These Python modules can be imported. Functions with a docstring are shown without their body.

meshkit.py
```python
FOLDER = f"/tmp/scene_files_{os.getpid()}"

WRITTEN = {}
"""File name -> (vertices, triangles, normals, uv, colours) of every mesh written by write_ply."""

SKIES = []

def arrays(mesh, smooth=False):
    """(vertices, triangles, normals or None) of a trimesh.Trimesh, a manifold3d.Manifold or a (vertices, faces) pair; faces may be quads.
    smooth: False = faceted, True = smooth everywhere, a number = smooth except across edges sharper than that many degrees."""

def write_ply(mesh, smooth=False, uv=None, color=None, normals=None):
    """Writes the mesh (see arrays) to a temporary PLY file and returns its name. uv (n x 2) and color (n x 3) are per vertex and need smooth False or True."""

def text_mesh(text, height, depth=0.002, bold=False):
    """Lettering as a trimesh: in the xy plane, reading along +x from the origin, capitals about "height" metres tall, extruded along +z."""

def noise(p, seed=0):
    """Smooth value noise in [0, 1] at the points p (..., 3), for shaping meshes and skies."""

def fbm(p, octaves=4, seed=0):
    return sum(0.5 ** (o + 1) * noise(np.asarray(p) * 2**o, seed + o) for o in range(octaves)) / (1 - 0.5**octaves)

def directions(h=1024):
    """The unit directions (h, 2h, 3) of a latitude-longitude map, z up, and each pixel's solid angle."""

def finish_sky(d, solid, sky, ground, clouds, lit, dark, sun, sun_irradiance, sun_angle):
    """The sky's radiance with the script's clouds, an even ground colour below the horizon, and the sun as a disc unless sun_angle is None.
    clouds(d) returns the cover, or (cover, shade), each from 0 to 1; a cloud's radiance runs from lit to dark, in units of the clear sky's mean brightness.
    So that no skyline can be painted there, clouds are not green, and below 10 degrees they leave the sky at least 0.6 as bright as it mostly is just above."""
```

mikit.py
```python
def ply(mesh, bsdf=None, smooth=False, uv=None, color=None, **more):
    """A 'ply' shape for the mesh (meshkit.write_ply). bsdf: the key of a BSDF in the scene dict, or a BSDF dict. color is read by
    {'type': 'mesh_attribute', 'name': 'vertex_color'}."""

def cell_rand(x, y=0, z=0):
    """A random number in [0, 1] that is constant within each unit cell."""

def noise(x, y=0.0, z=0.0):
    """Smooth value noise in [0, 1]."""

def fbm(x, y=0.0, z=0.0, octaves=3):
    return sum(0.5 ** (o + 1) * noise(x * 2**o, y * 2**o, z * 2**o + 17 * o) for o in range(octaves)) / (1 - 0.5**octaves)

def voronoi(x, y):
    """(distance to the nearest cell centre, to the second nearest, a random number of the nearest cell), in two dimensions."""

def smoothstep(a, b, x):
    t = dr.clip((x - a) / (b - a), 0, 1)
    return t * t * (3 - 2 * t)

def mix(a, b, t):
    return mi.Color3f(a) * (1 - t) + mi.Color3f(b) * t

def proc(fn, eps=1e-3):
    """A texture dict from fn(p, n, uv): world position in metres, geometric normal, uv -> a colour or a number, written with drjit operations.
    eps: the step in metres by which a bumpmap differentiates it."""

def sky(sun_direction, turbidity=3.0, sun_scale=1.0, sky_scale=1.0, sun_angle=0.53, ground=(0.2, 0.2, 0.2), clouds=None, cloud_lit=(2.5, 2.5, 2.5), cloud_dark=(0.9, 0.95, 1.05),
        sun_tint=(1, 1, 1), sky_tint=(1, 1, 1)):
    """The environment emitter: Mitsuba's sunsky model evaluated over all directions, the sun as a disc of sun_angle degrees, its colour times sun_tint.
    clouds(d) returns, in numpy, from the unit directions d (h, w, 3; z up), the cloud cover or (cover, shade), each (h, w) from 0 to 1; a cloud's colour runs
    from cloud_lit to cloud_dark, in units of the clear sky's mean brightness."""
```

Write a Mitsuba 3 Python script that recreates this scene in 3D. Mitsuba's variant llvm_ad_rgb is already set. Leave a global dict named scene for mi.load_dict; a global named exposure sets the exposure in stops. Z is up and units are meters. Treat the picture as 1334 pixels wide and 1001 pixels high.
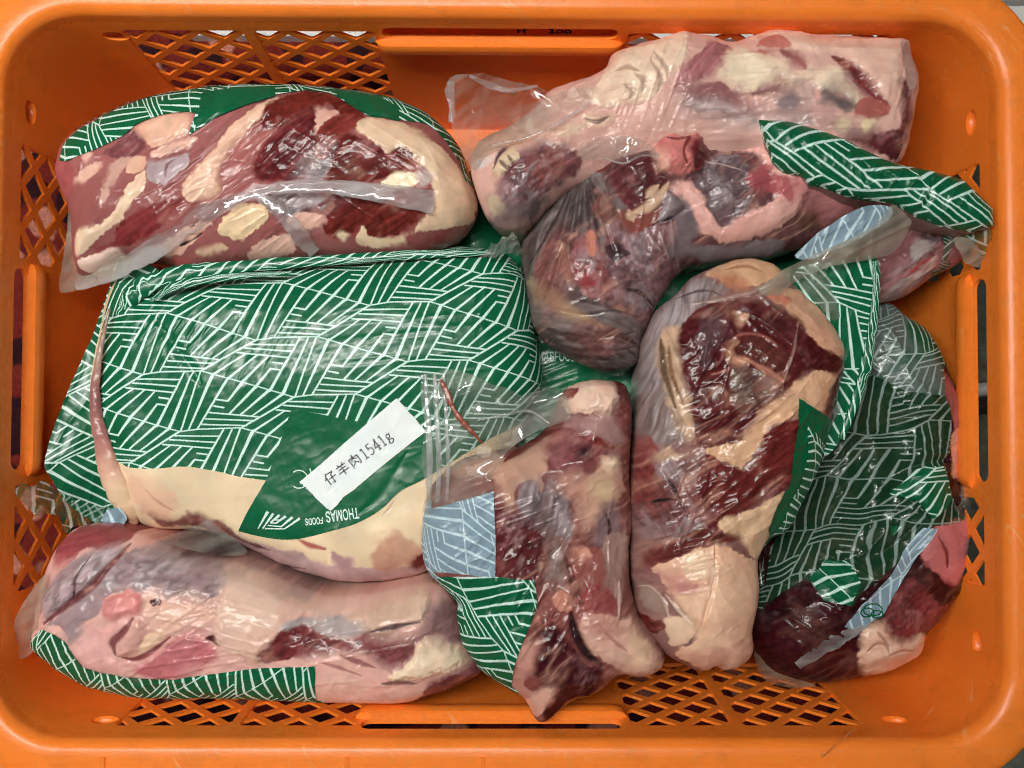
import math
import numpy as np
import trimesh
import shapely
import drjit as dr
import mitsuba as mi
import mikit
import meshkit
from shapely.geometry import Polygon, LineString, box
from shapely import affinity
from scipy.spatial import cKDTree
from scipy.spatial.transform import Rotation
from scipy.interpolate import RBFInterpolator

rng = np.random.default_rng(7)
scene, labels = {}, {}

# ------------------------------------------------------------------ camera, lights, exposure
CAM = np.array([0.0015, -0.0210, 0.7229])
ROT = Rotation.from_euler('xyz', [0.02865, -0.00873, 0.00301]).as_matrix()
FOC = 1131.2                     # focal length in pixels of the 1334 x 1001 photograph
T = mi.ScalarTransform4f
scene['camera'] = {
    'type': 'thinlens', 'fov': float(2 * np.degrees(np.arctan(667 / FOC))), 'fov_axis': 'x',
    'to_world': T().look_at(origin=CAM.tolist(), target=(CAM - ROT[:, 2]).tolist(), up=ROT[:, 1].tolist()),
    'aperture_radius': 0.0016, 'focus_distance': 0.535, 'near_clip': 0.01, 'far_clip': 20.0}


def lamp(key, x, y, z, sx, sy, rgb, label):
    """A tube lamp or an added fill panel that faces down."""
    scene[key] = {'type': 'rectangle', 'to_world': T().look_at(origin=[x, y, z], target=[x, y, 0], up=[0, 1, 0]).scale([sx / 2, sy / 2, 1]),
                  'bsdf': {'type': 'diffuse', 'reflectance': {'type': 'rgb', 'value': [.8, .8, .8]}},
                  'emitter': {'type': 'area', 'radiance': {'type': 'rgb', 'value': rgb}}}
    labels[key] = {'label': label, 'category': 'lamp'}


lamp('ceiling_lamp', -0.36, 0.14, 1.20, 0.9, 0.09, [36, 35.3, 33.2], 'long white ceiling lamp above the left half of the crate')
lamp('ceiling_lamp_001', -0.25, 0.25, 2.5, 1.3, 0.9, [1.5, 1.47, 1.36], 'added wide soft fill panel high above the crate')  # unseen panel, added as soft overhead fill
scene['room_light'] = {'type': 'constant', 'radiance': {'type': 'rgb', 'value': [.034, .033, .031]}}
exposure = 0.38



# ------------------------------------------------------------------ helpers
def at(px, z):
    """World points of photograph pixels px (n,2) at heights z."""
    px = np.asarray(px, float).reshape(-1, 2)
    d = np.stack([(px[:, 0] - 667) / FOC, -(px[:, 1] - 500.5) / FOC, -np.ones(len(px))], 1) @ ROT.T
    k = (np.asarray(z, float) - CAM[2]) / d[:, 2]
    return CAM + d * k[:, None]


FR = {'A': (60, 100, 4.447), 'B': (340, 100, 4.447), 'C': (60, 250, 4.447), 'D': (100, 580, 4.447), 'E': (340, 580, 4.447), 'F': (10, 660, 4.169),
      'G': (310, 700, 4.042), 'H': (570, 30, 4.169), 'I': (880, 30, 4.042), 'J': (620, 140, 4.169), 'K': (660, 280, 4.169), 'L': (880, 140, 3.176),
      'M': (540, 470, 4.169), 'N': (540, 700, 4.169), 'O': (810, 330, 4.169), 'P': (800, 520, 4.169), 'Q': (800, 680, 4.764), 'R': (980, 370, 4.447),
      'S': (970, 580, 3.128), '1': (0, 0, 1)}


def q(f, *v):
    """Points read off an enlargement f of the photograph, as photograph pixels."""
    x, y, s = FR[f]
    v = np.asarray(v, float).reshape(-1, 2)
    return v / s + [x, y]


def cat(*a):
    return np.vstack(a)


def lin(r, g, b):
    c = np.array([r, g, b], float) / 255
    return np.where(c < .04045, c / 12.92, ((c + .055) / 1.055) ** 2.4)


def rgb(c):
    return {'type': 'rgb', 'value': [float(v) for v in c]}


def sstep(a, b, x):
    t = np.clip((x - a) / (b - a), 0, 1)
    return t * t * (3 - 2 * t)


def spline(p, closed=True, n=6):
    """Catmull-Rom through the points."""
    p = np.asarray(p, float)
    q_ = np.vstack([p[-1:], p, p[:2]]) if closed else np.vstack([2 * p[:1] - p[1:2], p, 2 * p[-1:] - p[-2:-1]])
    out, t = [], np.linspace(0, 1, n, endpoint=False)[:, None]
    for i in range(len(q_) - 3):
        a, b, c, d = q_[i:i + 4]
        out.append(.5 * (2 * b + (c - a) * t + (2 * a - 5 * b + 4 * c - d) * t ** 2 + (3 * b - a - 3 * c + d) * t ** 3))
    if not closed:
        out.append(p[-1:])
    return np.vstack(out)


def seg_dist(P, L, closed):
    """(distance, fraction along) of points P to the polyline L."""
    A = L
    B = np.roll(L, -1, 0) if closed else L[1:]
    A = A if closed else L[:-1]
    best, frac = np.full(len(P), 1e9), np.zeros(len(P))
    for i in range(len(A)):
        e = B[i] - A[i]
        t = np.clip(((P - A[i]) @ e) / max(e @ e, 1e-16), 0, 1)
        w = P - A[i] - t[:, None] * e
        dd = w[:, 0] ** 2 + w[:, 1] ** 2
        m = dd < best
        best[m] = dd[m]
        frac[m] = (i + t[m]) / len(A)
    return np.sqrt(best), frac


def nz(x, y, f, seed, octaves=2):
    return meshkit.fbm(np.stack([x * f + 31.7 * seed, y * f - 17.3 * seed, np.full_like(x, 5.1 * seed)], -1), octaves, seed)


def ridge(x, y, ang, fa, fb, seed):
    """Sharp ridges that run along the angle (degrees): fa cycles per metre along, fb across."""
    a = math.radians(ang)
    u, v = x * math.cos(a) + y * math.sin(a), -x * math.sin(a) + y * math.cos(a)
    n = meshkit.fbm(np.stack([u * fa + 3.3 * seed, v * fb + 7.7 * seed, np.full_like(u, seed * 2.3)], -1), 2, seed)
    return np.clip(1 - np.abs(n - .5) * 6, 0, 1) ** 2


def put(key, mesh, bsdf, smooth=False, **k):
    n, base = 0, key
    while key in scene:
        n += 1
        key = f'{base}_{n:03d}'
    scene[key] = mikit.ply(mesh, bsdf, smooth, **k)
    return key


# ------------------------------------------------------------------ materials
S_ = mikit.smoothstep


def C3(c):
    return mi.Color3f(*[float(v) for v in c]) if isinstance(c, np.ndarray) else c


def mixc(a, b, t):
    return C3(a) * (1 - t) + C3(b) * t


GREEN, LINE = lin(8, 94, 60), lin(208, 240, 230)
CELL_A, CELL_B = (1280., 192.), (322., 485.)
SEGS = [(170, 408, 930, 630, 9, 9), (265, 440, 530, 262, 18, 10), (385, 475, 625, 272, 20, 12), (495, 510, 715, 285, 22, 12), (612, 545, 735, 390, 22, 14),
        (735, 390, 815, 400, 12, 12), (730, 575, 980, 130, 22, 12), (840, 600, 1050, 130, 26, 12), (940, 625, 1120, 118, 13, 13), (1010, 610, 1222, 145, 12, 26),
        (1085, 605, 1340, 182, 12, 20), (500, 512, 385, 660, 24, 14), (385, 660, 295, 645, 12, 12), (610, 545, 400, 765, 22, 14), (720, 575, 490, 775, 22, 12),
        (835, 605, 580, 790, 20, 10), (930, 630, 492, 893, 15, 13), (270, 700, 350, 715, 12, 12), (755, 335, 840, 345, 12, 12), (230, 755, 635, 800, 11, 11),
        (200, 810, 585, 832, 11, 11), (165, 858, 535, 875, 11, 11), (-28, 923, 140, 900, 10, 10), (140, 900, 492, 893, 10, 10), (565, 182, 950, 185, 11, 11),
        (520, 215, 915, 240, 11, 11), (460, 255, 880, 292, 11, 11)]


def halves(g):
    x0, y0, x1, y1, w0, w1 = g
    det = CELL_A[0] * CELL_B[1] - CELL_A[1] * CELL_B[0]
    dx, dy = x1 - x0, y1 - y0
    if max(abs(dx * CELL_B[1] - dy * CELL_B[0]), abs(dy * CELL_A[0] - dx * CELL_A[1])) / det < .75:
        return [g]
    xm, ym, wm = (x0 + x1) / 2, (y0 + y1) / 2, (w0 + w1) / 2
    return [(x0, y0, xm, ym, w0, wm), (xm, ym, x1, y1, wm, w1)]


SEGS = [h for g in SEGS for h in halves(g)]


def hatch(uv):
    """The printed pattern of white lines: 1 on a line. uv in metres on the film."""
    X, Y = uv.x / 7.4e-5, uv.y / 7.4e-5
    det = CELL_A[0] * CELL_B[1] - CELL_A[1] * CELL_B[0]
    out = mi.Float(0)
    for x0, y0, x1, y1, w0, w1 in SEGS:
        mx, my = (x0 + x1) / 2, (y0 + y1) / 2
        dx, dy = X - mx, Y - my
        i = (dx * CELL_B[1] - dy * CELL_B[0]) / det
        j = (dy * CELL_A[0] - dx * CELL_A[1]) / det
        i, j = i - dr.round(i), j - dr.round(j)
        dx, dy = i * CELL_A[0] + j * CELL_B[0], i * CELL_A[1] + j * CELL_B[1]
        ex, ey = x1 - x0, y1 - y0
        t = dr.clip((dx * ex + dy * ey) / (ex * ex + ey * ey) + .5, 0, 1)
        px_, py_ = dx - (t - .5) * ex, dy - (t - .5) * ey
        d = dr.sqrt(px_ * px_ + py_ * py_) - (w0 + (w1 - w0) * t) * .56
        out = dr.maximum(out, dr.clip(.5 - d / 6, 0, 1))
    return out


def film_bump(p, n, uv):
    return mikit.fbm(p.x * 240, p.y * 240, p.z * 240, 2) + .6 * mikit.fbm(p.x * 70 + 9, p.y * 70, p.z * 70, 2)


def meat_bump(p, n, uv):
    f = mikit.fbm(p.x * 300, p.y * 300, p.z * 300, 2)
    r = 1 - dr.abs(mikit.noise(p.x * 95 + 4 * f, p.y * 60, p.z * 80) - .5) * 2
    return .35 * f + .5 * r * r * r


def principled(col, rough, spec=.5, coat=0., gloss=.9, **k):
    d = {'type': 'principled', 'base_color': col, 'roughness': rough, 'specular': spec}
    if coat:
        d |= {'clearcoat': coat, 'clearcoat_gloss': gloss}
    return {**d, **k}


def bumped(inner, fn, scale, eps=3e-4):
    return {'type': 'twosided', 'b': {'type': 'bumpmap', 'arbitrary': mikit.proc(fn, eps), 'scale': scale, 'b': inner}}


def frost_glare(p, amount):  # icy patches on the film, with glare painted into the same colour
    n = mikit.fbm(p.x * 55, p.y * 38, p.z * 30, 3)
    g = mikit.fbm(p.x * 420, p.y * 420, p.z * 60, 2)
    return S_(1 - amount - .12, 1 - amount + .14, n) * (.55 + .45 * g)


scene['meat_skin'] = bumped(principled({'type': 'mesh_attribute', 'name': 'vertex_color'}, .22, .34, 0.), meat_bump, .00012)
# one ink on all films, darker in dull_print; the pale one is the unprinted inner side of the film
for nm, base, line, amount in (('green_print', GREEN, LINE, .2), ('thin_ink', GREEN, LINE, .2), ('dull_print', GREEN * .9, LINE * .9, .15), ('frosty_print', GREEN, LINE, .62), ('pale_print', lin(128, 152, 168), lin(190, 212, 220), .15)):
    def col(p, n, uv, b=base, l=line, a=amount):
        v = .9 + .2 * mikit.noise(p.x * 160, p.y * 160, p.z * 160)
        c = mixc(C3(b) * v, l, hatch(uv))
        return mixc(c, lin(150, 156, 160), .62 * frost_glare(p, a))
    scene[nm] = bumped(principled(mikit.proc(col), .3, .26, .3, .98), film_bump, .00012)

# the same print where the film is wet and clings: the thin ink lets what lies behind it through
scene['dark_print'] = {'type': 'blendbsdf', 'weight': .34, 'a': {'type': 'thindielectric', 'int_ior': 1.5}, 'b': scene['thin_ink']}
scene['frosty_print'] = {'type': 'blendbsdf', 'weight': .62, 'a': {'type': 'thindielectric', 'int_ior': 1.5}, 'b': scene['frosty_print']}
del scene['thin_ink']


def plain_green(p, n, uv):
    return mixc(C3(GREEN) * (.92 + .16 * mikit.noise(p.x * 120, p.y * 120, 0)), lin(150, 170, 160), .35 * frost_glare(p, .2))


scene['plain_green'] = bumped(principled(mikit.proc(plain_green), .3, .26, .3, .98), film_bump, .00012)
scene['dark_green'] = bumped(principled(rgb(GREEN), .3, .26, .3, .98), film_bump, .00012)
scene['print_ink'] = {'type': 'twosided', 'b': principled(rgb(lin(214, 238, 230)), .4, .4)}
scene['black_ink'] = {'type': 'twosided', 'b': principled(rgb([.012, .012, .016]), .5, .3)}
scene['paper'] = {'type': 'twosided', 'b': principled(mikit.proc(lambda p, n, uv: mixc(lin(228, 238, 238), lin(240, 248, 247), mikit.fbm(p.x * 90, p.y * 90, 0, 3))), .55, .3)}


def clear_film(lo, hi, tint, angle):
    ca, sa = math.cos(angle), math.sin(angle)

    def w(p, n, uv):
        u, v = p.x * ca + p.y * sa, p.y * ca - p.x * sa
        m = mikit.fbm(u * 26, v * 150, p.z * 40, 3)
        k = mikit.fbm(p.x * 45 + 3, p.y * 45, p.z * 45, 3)
        return lo + (hi - lo) * S_(.3, .78, .55 * m + .45 * k)
    return {'type': 'blendbsdf', 'weight': mikit.proc(w), 'a': {'type': 'thindielectric', 'int_ior': 1.5},
            'b': {'type': 'principledthin', 'base_color': rgb(tint), 'roughness': .3, 'diff_trans': .9, 'spec_trans': 0.0, 'eta': 1.5}}


scene['clear_film'] = clear_film(.04, .42, lin(205, 205, 198), .4)
scene['hazy_film'] = clear_film(.22, .75, lin(205, 196, 178), .5)
scene['seal_film'] = clear_film(.06, .5, lin(226, 224, 226), .25)

ORANGE = lin(244, 129, 43)


def orange(p, n, uv):
    g = mikit.fbm(p.x * 60, p.y * 60, p.z * 25, 3)
    s = S_(.66, .8, mikit.fbm(p.x * 300 + 7, p.y * 300, p.z * 200, 2))
    c = mixc(C3(ORANGE) * (.92 + .16 * g), lin(226, 146, 80), .25 * s)
    w = p.x * .8 + p.y * .6 + p.z * .9
    v = p.x * .6 - p.y * .8 + p.z * .4
    scratch = S_(.90, .97, 1 - dr.abs(mikit.noise(w * 420, v * 16, p.z * 12) - .5) * 9) * S_(.5, .6, mikit.noise(p.x * 34, p.y * 34, p.z * 50))
    c = mixc(c, lin(240, 176, 120), .4 * scratch)
    grime = S_(.60, .74, mikit.fbm(p.x * 85 + 3, p.y * 85, p.z * 85, 4))
    return mixc(c, lin(176, 100, 48), .13 * grime)


def orange_bump(p, n, uv):
    return mikit.fbm(p.x * 500, p.y * 500, p.z * 500, 2)


scene['orange_plastic'] = bumped(principled(mikit.proc(orange), .36, .5), orange_bump, .00012)


def carpet(p, n, uv):
    a, b, r = mikit.voronoi(p.x * 26, p.y * 26)
    f = mikit.fbm(p.x * 700, p.y * 700, 0, 2)
    blob = S_(.5, .36, a + .22 * mikit.noise(p.x * 160, p.y * 160)) * S_(.35, .4, r)
    dark = S_(.55, .62, mikit.fbm(p.x * 40 + 8, p.y * 40, 0, 2))
    c = mixc(lin(112, 40, 34), lin(50, 26, 30), dark)
    c = mixc(c, lin(184, 118, 100), blob)
    return c * (.6 + .8 * f)


def mat_col(p, n, uv):
    return mixc(lin(70, 74, 66), lin(128, 132, 120), mikit.fbm(p.x * 130, p.y * 130, 0, 4))


scene['carpet_pile'] = {'type': 'diffuse', 'reflectance': mikit.proc(carpet)}
scene['grey_pile'] = {'type': 'diffuse', 'reflectance': mikit.proc(mat_col)}
scene['white_paint'] = {'type': 'twosided', 'b': principled(rgb(lin(226, 226, 222)), .4, .4)}
scene['grey_trim'] = {'type': 'twosided', 'b': principled(rgb(lin(150, 150, 146)), .4, .4)}
scene['black_rubber'] = {'type': 'twosided', 'b': principled(rgb([.02, .02, .02]), .5, .4)}

# ------------------------------------------------------------------ the setting
def sheet_box(x0, y0, x1, y1, z0, z1):
    m = trimesh.creation.box([x1 - x0, y1 - y0, z1 - z0])
    m.apply_translation([(x0 + x1) / 2, (y0 + y1) / 2, (z0 + z1) / 2])
    return m


scene['floor'] = mikit.ply(sheet_box(-6, -6, 6, 6, -.05, 0), 'carpet_pile')
labels['floor'] = {'label': 'red patterned carpet seen through the crate lattice', 'kind': 'structure'}
scene['floor_mat'] = mikit.ply(sheet_box(.318, -2.5, 2.5, .285, -.01, .006), 'grey_pile')
labels['floor_mat'] = {'label': 'grey green mat under the right side of the crate', 'kind': 'structure'}

# ------------------------------------------------------------------ the crate
ZR, CW, CH, CR, DRAFT, DEEP = .21, .300, .2159, .044, .05, .188


def ring(off, z, n=14):
    """The rounded rectangle of the rim pushed outward by off, at height z."""
    out = []
    for cx, cy, a0 in ((CW - CR, CH - CR, 0), (-CW + CR, CH - CR, 90), (-CW + CR, -CH + CR, 180), (CW - CR, -CH + CR, 270)):
        a = np.radians(np.linspace(a0, a0 + 90, n))
        out.append(np.stack([cx + (CR + off) * np.cos(a), cy + (CR + off) * np.sin(a), np.full(n, z)], 1))
    v = np.vstack(out)
    # long straight runs get a few points of their own so that they can bow a little
    w = []
    for i in range(len(v)):
        a, b = v[i], v[(i + 1) % len(v)]
        k = max(1, int(np.linalg.norm(a - b) / .02))
        w += [a + (b - a) * j / k for j in range(k)]
    return np.array(w)


def loft(rings):
    n, v = len(rings[0]), np.vstack(rings)
    i = np.arange(n)
    j = (i + 1) % n
    f = np.vstack([np.stack([a * n + i, a * n + j, (a + 1) * n + j, (a + 1) * n + i], 1) for a in range(len(rings) - 1)])
    return meshkit.trimesh.Trimesh(v, np.vstack([f[:, [0, 1, 2]], f[:, [0, 2, 3]]]), process=False)


RIM = [(-.0007, -.016), (-.0007, -.0075), (-.0002, -.005), (.001, -.0028), (.0028, -.001), (.005, -.0001), (.009, .0006), (.017, .0008), (.023, .0003), (.026, -.001), (.0276, -.0032), (.0282, -.007), (.0282, -.026), (.0260, -.026), (.0260, -.004), (.0032, -.004), (.0032, -.016), (-.0007, -.016)]
put('plastic_crate__rim', loft([ring(o, ZR + z) for o, z in RIM]), 'orange_plastic', 35)
# raised joint ribs across the rim's top
for px_, py_ in ((135, 985), (452, 990), (628, 990)):
    p0 = at([(px_, py_)], ZR)[0]
    put('plastic_crate__rim__rib', sheet_box(p0[0] - .0012, -CH - .022, p0[0] + .0012, -CH - .008, ZR - .002, ZR + .0016), 'orange_plastic')


def bars(poly, pitch_s=.028, pitch_t=.027, w=.0049, phase=0.):
    x0, y0, x1, y1 = poly.bounds
    g, ls = pitch_t / pitch_s, []
    for k in range(-60, 61):
        c = k * pitch_s + phase
        for sgn in (1, -1):
            ls.append(LineString([(c - sgn * .4, -.4 * g), (c + sgn * .4, .4 * g)]).buffer(w / 2))
    frame = poly.buffer(.0018).difference(poly.buffer(-.0006))
    return shapely.union_all(ls + [frame]).intersection(poly.buffer(.0018))


def to_wall(mesh, side):
    """From (s along, t down, outward) to the crate's wall of that side."""
    s, t, o = mesh.vertices.T
    z = ZR - t
    if side in 'RL':
        x = (CW - DRAFT * t + o) * (1 if side == 'R' else -1)
        v = np.stack([x, s, z], 1)
    else:
        y = (CH - DRAFT * t + o) * (1 if side == 'T' else -1)
        v = np.stack([s, y, z], 1)
    m = trimesh.Trimesh(v, mesh.faces, process=False)
    m.fix_normals()
    return m


def extr(poly, o0, o1):
    parts = [g for g in getattr(poly, 'geoms', [poly]) if g.area > 1e-9]
    out = []
    for g in parts:
        m = trimesh.creation.extrude_polygon(g, o1 - o0, engine='earcut')
        m.apply_translation([0, 0, o0])
        out.append(m)
    return trimesh.util.concatenate(out)


def rrect(x0, y0, x1, y1, r):
    return box(x0 + r, y0 + r, x1 - r, y1 - r).buffer(r, quad_segs=6)


def wall(side, L, slot, windows, dimples, phase):
    key = {'T': 'plastic_crate__far_wall', 'B': 'plastic_crate__near_wall', 'L': 'plastic_crate__left_wall', 'R': 'plastic_crate__right_wall'}[side]
    hole = rrect(slot[0], .0195, slot[1], .0335, .006)
    pan = box(-L, .009, L, DEEP)
    lat = [rrect(a, .0245, b, .135, .003) for a, b in windows]
    ov = [affinity.scale(shapely.Point(c, .033).buffer(.0062, quad_segs=8), 1.3, .9) for c in dimples]
    put(key, to_wall(extr(pan.difference(shapely.union_all([hole] + lat + ov)), 0, .0028), side), 'orange_plastic')
    for w in lat:
        put(key + '__lattice', to_wall(extr(bars(w, phase=phase), .0006, .0024), side), 'orange_plastic')
    for c in dimples:
        a = np.linspace(0, 2 * np.pi, 25)[:-1]
        rr = [np.stack([c + .0082 * k * np.cos(a), .033 + .0057 * k * np.sin(a), np.full(24, o)], 1) for k, o in ((1.02, .0002), (.97, .0022), (.8, .0042), (.4, .0052), (.02, .0053))]
        put(key + '__dimple', to_wall(loft(rr), side), 'orange_plastic', 40)
    # the grip: a rolled lip under the slot that stands into the crate, with rounded ends
    prof = [(.0335, .0012), (.0337, -.0034), (.0330, -.0054), (.0352, -.0065), (.0385, -.0068), (.0425, -.0061), (.0455, -.0042), (.0475, -.0014), (.048, .0012)]
    n, rows = 40, []
    for i in range(n + 1):
        s = slot[0] - .006 + (slot[1] - slot[0] + .012) * i / n
        e = min(i, n - i) / n * (slot[1] - slot[0] + .012)
        k = math.sqrt(max(0, 1 - (1 - min(e / .010, 1)) ** 2))
        rows.append([(s, .040 + (t - .040) * (.25 + .75 * k), o * k + .0012 * (1 - k)) for t, o in prof])
    v = np.array(rows).reshape(-1, 3)
    m_ = len(prof)
    f = np.array([[a * m_ + b, a * m_ + b + 1, (a + 1) * m_ + b + 1, (a + 1) * m_ + b] for a in range(n) for b in range(m_ - 1)])
    put(key + '__grip', to_wall(trimesh.Trimesh(v, np.vstack([f[:, [0, 1, 2]], f[:, [0, 2, 3]]]), process=False), side), 'orange_plastic', 45)


def s_of(px_, py_, t, axis):
    return at([(px_, py_)], ZR - t)[0][axis]


LT, LS = CW - CR, CH - CR
sx = lambda x, y, t=.026: s_of(x, y, t, 0)
sy = lambda x, y, t=.026: s_of(x, y, t, 1)
wall('T', LT, (sx(497, 47), sx(805, 47)), [(sx(157, 46), sx(316, 46)), (sx(330, 46), sx(488, 46)), (sx(818, 46), sx(985, 46)), (sx(1000, 46), sx(1160, 46))], (-.2455, .2455), .004)
wall('B', LT, (sx(470, 945), sx(810, 945)), [(sx(150, 940), sx(300, 940)), (sx(312, 940), sx(465, 940)), (sx(822, 940), sx(955, 940)), (sx(968, 940), sx(1125, 940))], (.2455, -.2455), .0)
wall('L', LS, (sy(20, 612), sy(20, 350)), [(sy(22, 338), sy(22, 188)), (sy(22, 775), sy(22, 632))], (sy(28, 146, .033), -.158), .006)
wall('R', LS, (sy(1273, 628), sy(1273, 364)), [(sy(1275, 352), sy(1275, 212)), (sy(1275, 765), sy(1275, 650))], (sy(1262, 160, .033), sy(1290, 838, .033)), .002)
# the ledge outside the far grip, with what is left of black lettering on it
put('plastic_crate__far_wall__ledge', sheet_box(-.082, CH + .0032, .082, CH + .0066, ZR - .0385, ZR - .0362), 'orange_plastic')
for tx, x0_, hh in (('H', 672, .0029), ('1', 711, .0032), ('oo', 722, .0029)):
    m = meshkit.text_mesh(tx, hh, .0002, True)
    m.apply_scale([2.2, 1, 1])
    m.apply_translation([sx(x0_, 50, .036) * 1.02, CH + .0035, ZR - .0360])
    put('plastic_crate__far_wall__lettering', m, 'black_ink')
for cx, cy, a0 in ((1, 1, 0), (-1, 1, 90), (-1, -1, 180), (1, -1, 270)):
    rows = []
    for t, o in ((.009, 0), (.05, 0), (.12, 0), (DEEP, 0), (DEEP, .0028), (.12, .0028), (.05, .0028), (.009, .0028)):
        a = np.radians(np.linspace(a0, a0 + 90, 16))
        r = CR - DRAFT * t + o
        rows.append(np.stack([cx * LT + r * np.cos(a), cy * LS + r * np.sin(a), np.full(16, ZR - t)], 1))
    v, n = np.vstack(rows), 16
    f = np.array([[a * n + b, a * n + b + 1, (a + 1) * n + b + 1, (a + 1) * n + b] for a in range(len(rows) - 1) for b in range(n - 1)])
    put('plastic_crate__corner', trimesh.Trimesh(v, np.vstack([f[:, [0, 1, 2]], f[:, [0, 2, 3]]]), process=False), 'orange_plastic', 40)
bw, bh = CW - DRAFT * DEEP, CH - DRAFT * DEEP
base = rrect(-bw - .0028, -bh - .0028, bw + .0028, bh + .0028, .034)
m = trimesh.creation.extrude_polygon(base, .004, engine='earcut')
m.apply_translation([0, 0, ZR - DEEP - .0045])
put('plastic_crate__base', m, 'orange_plastic')
for fx in (-1, 1):
    for fy in (-1, 1):
        put('plastic_crate__foot', sheet_box(fx * .24 - .03, fy * .16 - .03, fx * .24 + .03, fy * .16 + .03, .0062 if fx > 0 else .0002, ZR - DEEP - .0046), 'orange_plastic')
labels['plastic_crate'] = {'label': 'orange plastic crate with diamond lattice walls, full of packed meat', 'category': 'crate'}

# ------------------------------------------------------------------ how a pack is built
MUSCLE, DARK, RED, PINK = lin(132, 52, 58), lin(92, 34, 44), lin(158, 58, 62), lin(206, 132, 128)
FAT, FATP, FATY, FROSTC, LILAC = lin(232, 208, 178), lin(226, 178, 160), lin(222, 192, 138), lin(178, 170, 174), lin(156, 134, 142)
BROWN, TAN = lin(128, 92, 76), lin(204, 156, 116)

DZ = 0.                         # how much higher the film pieces of the pack in hand lie than noted


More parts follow.
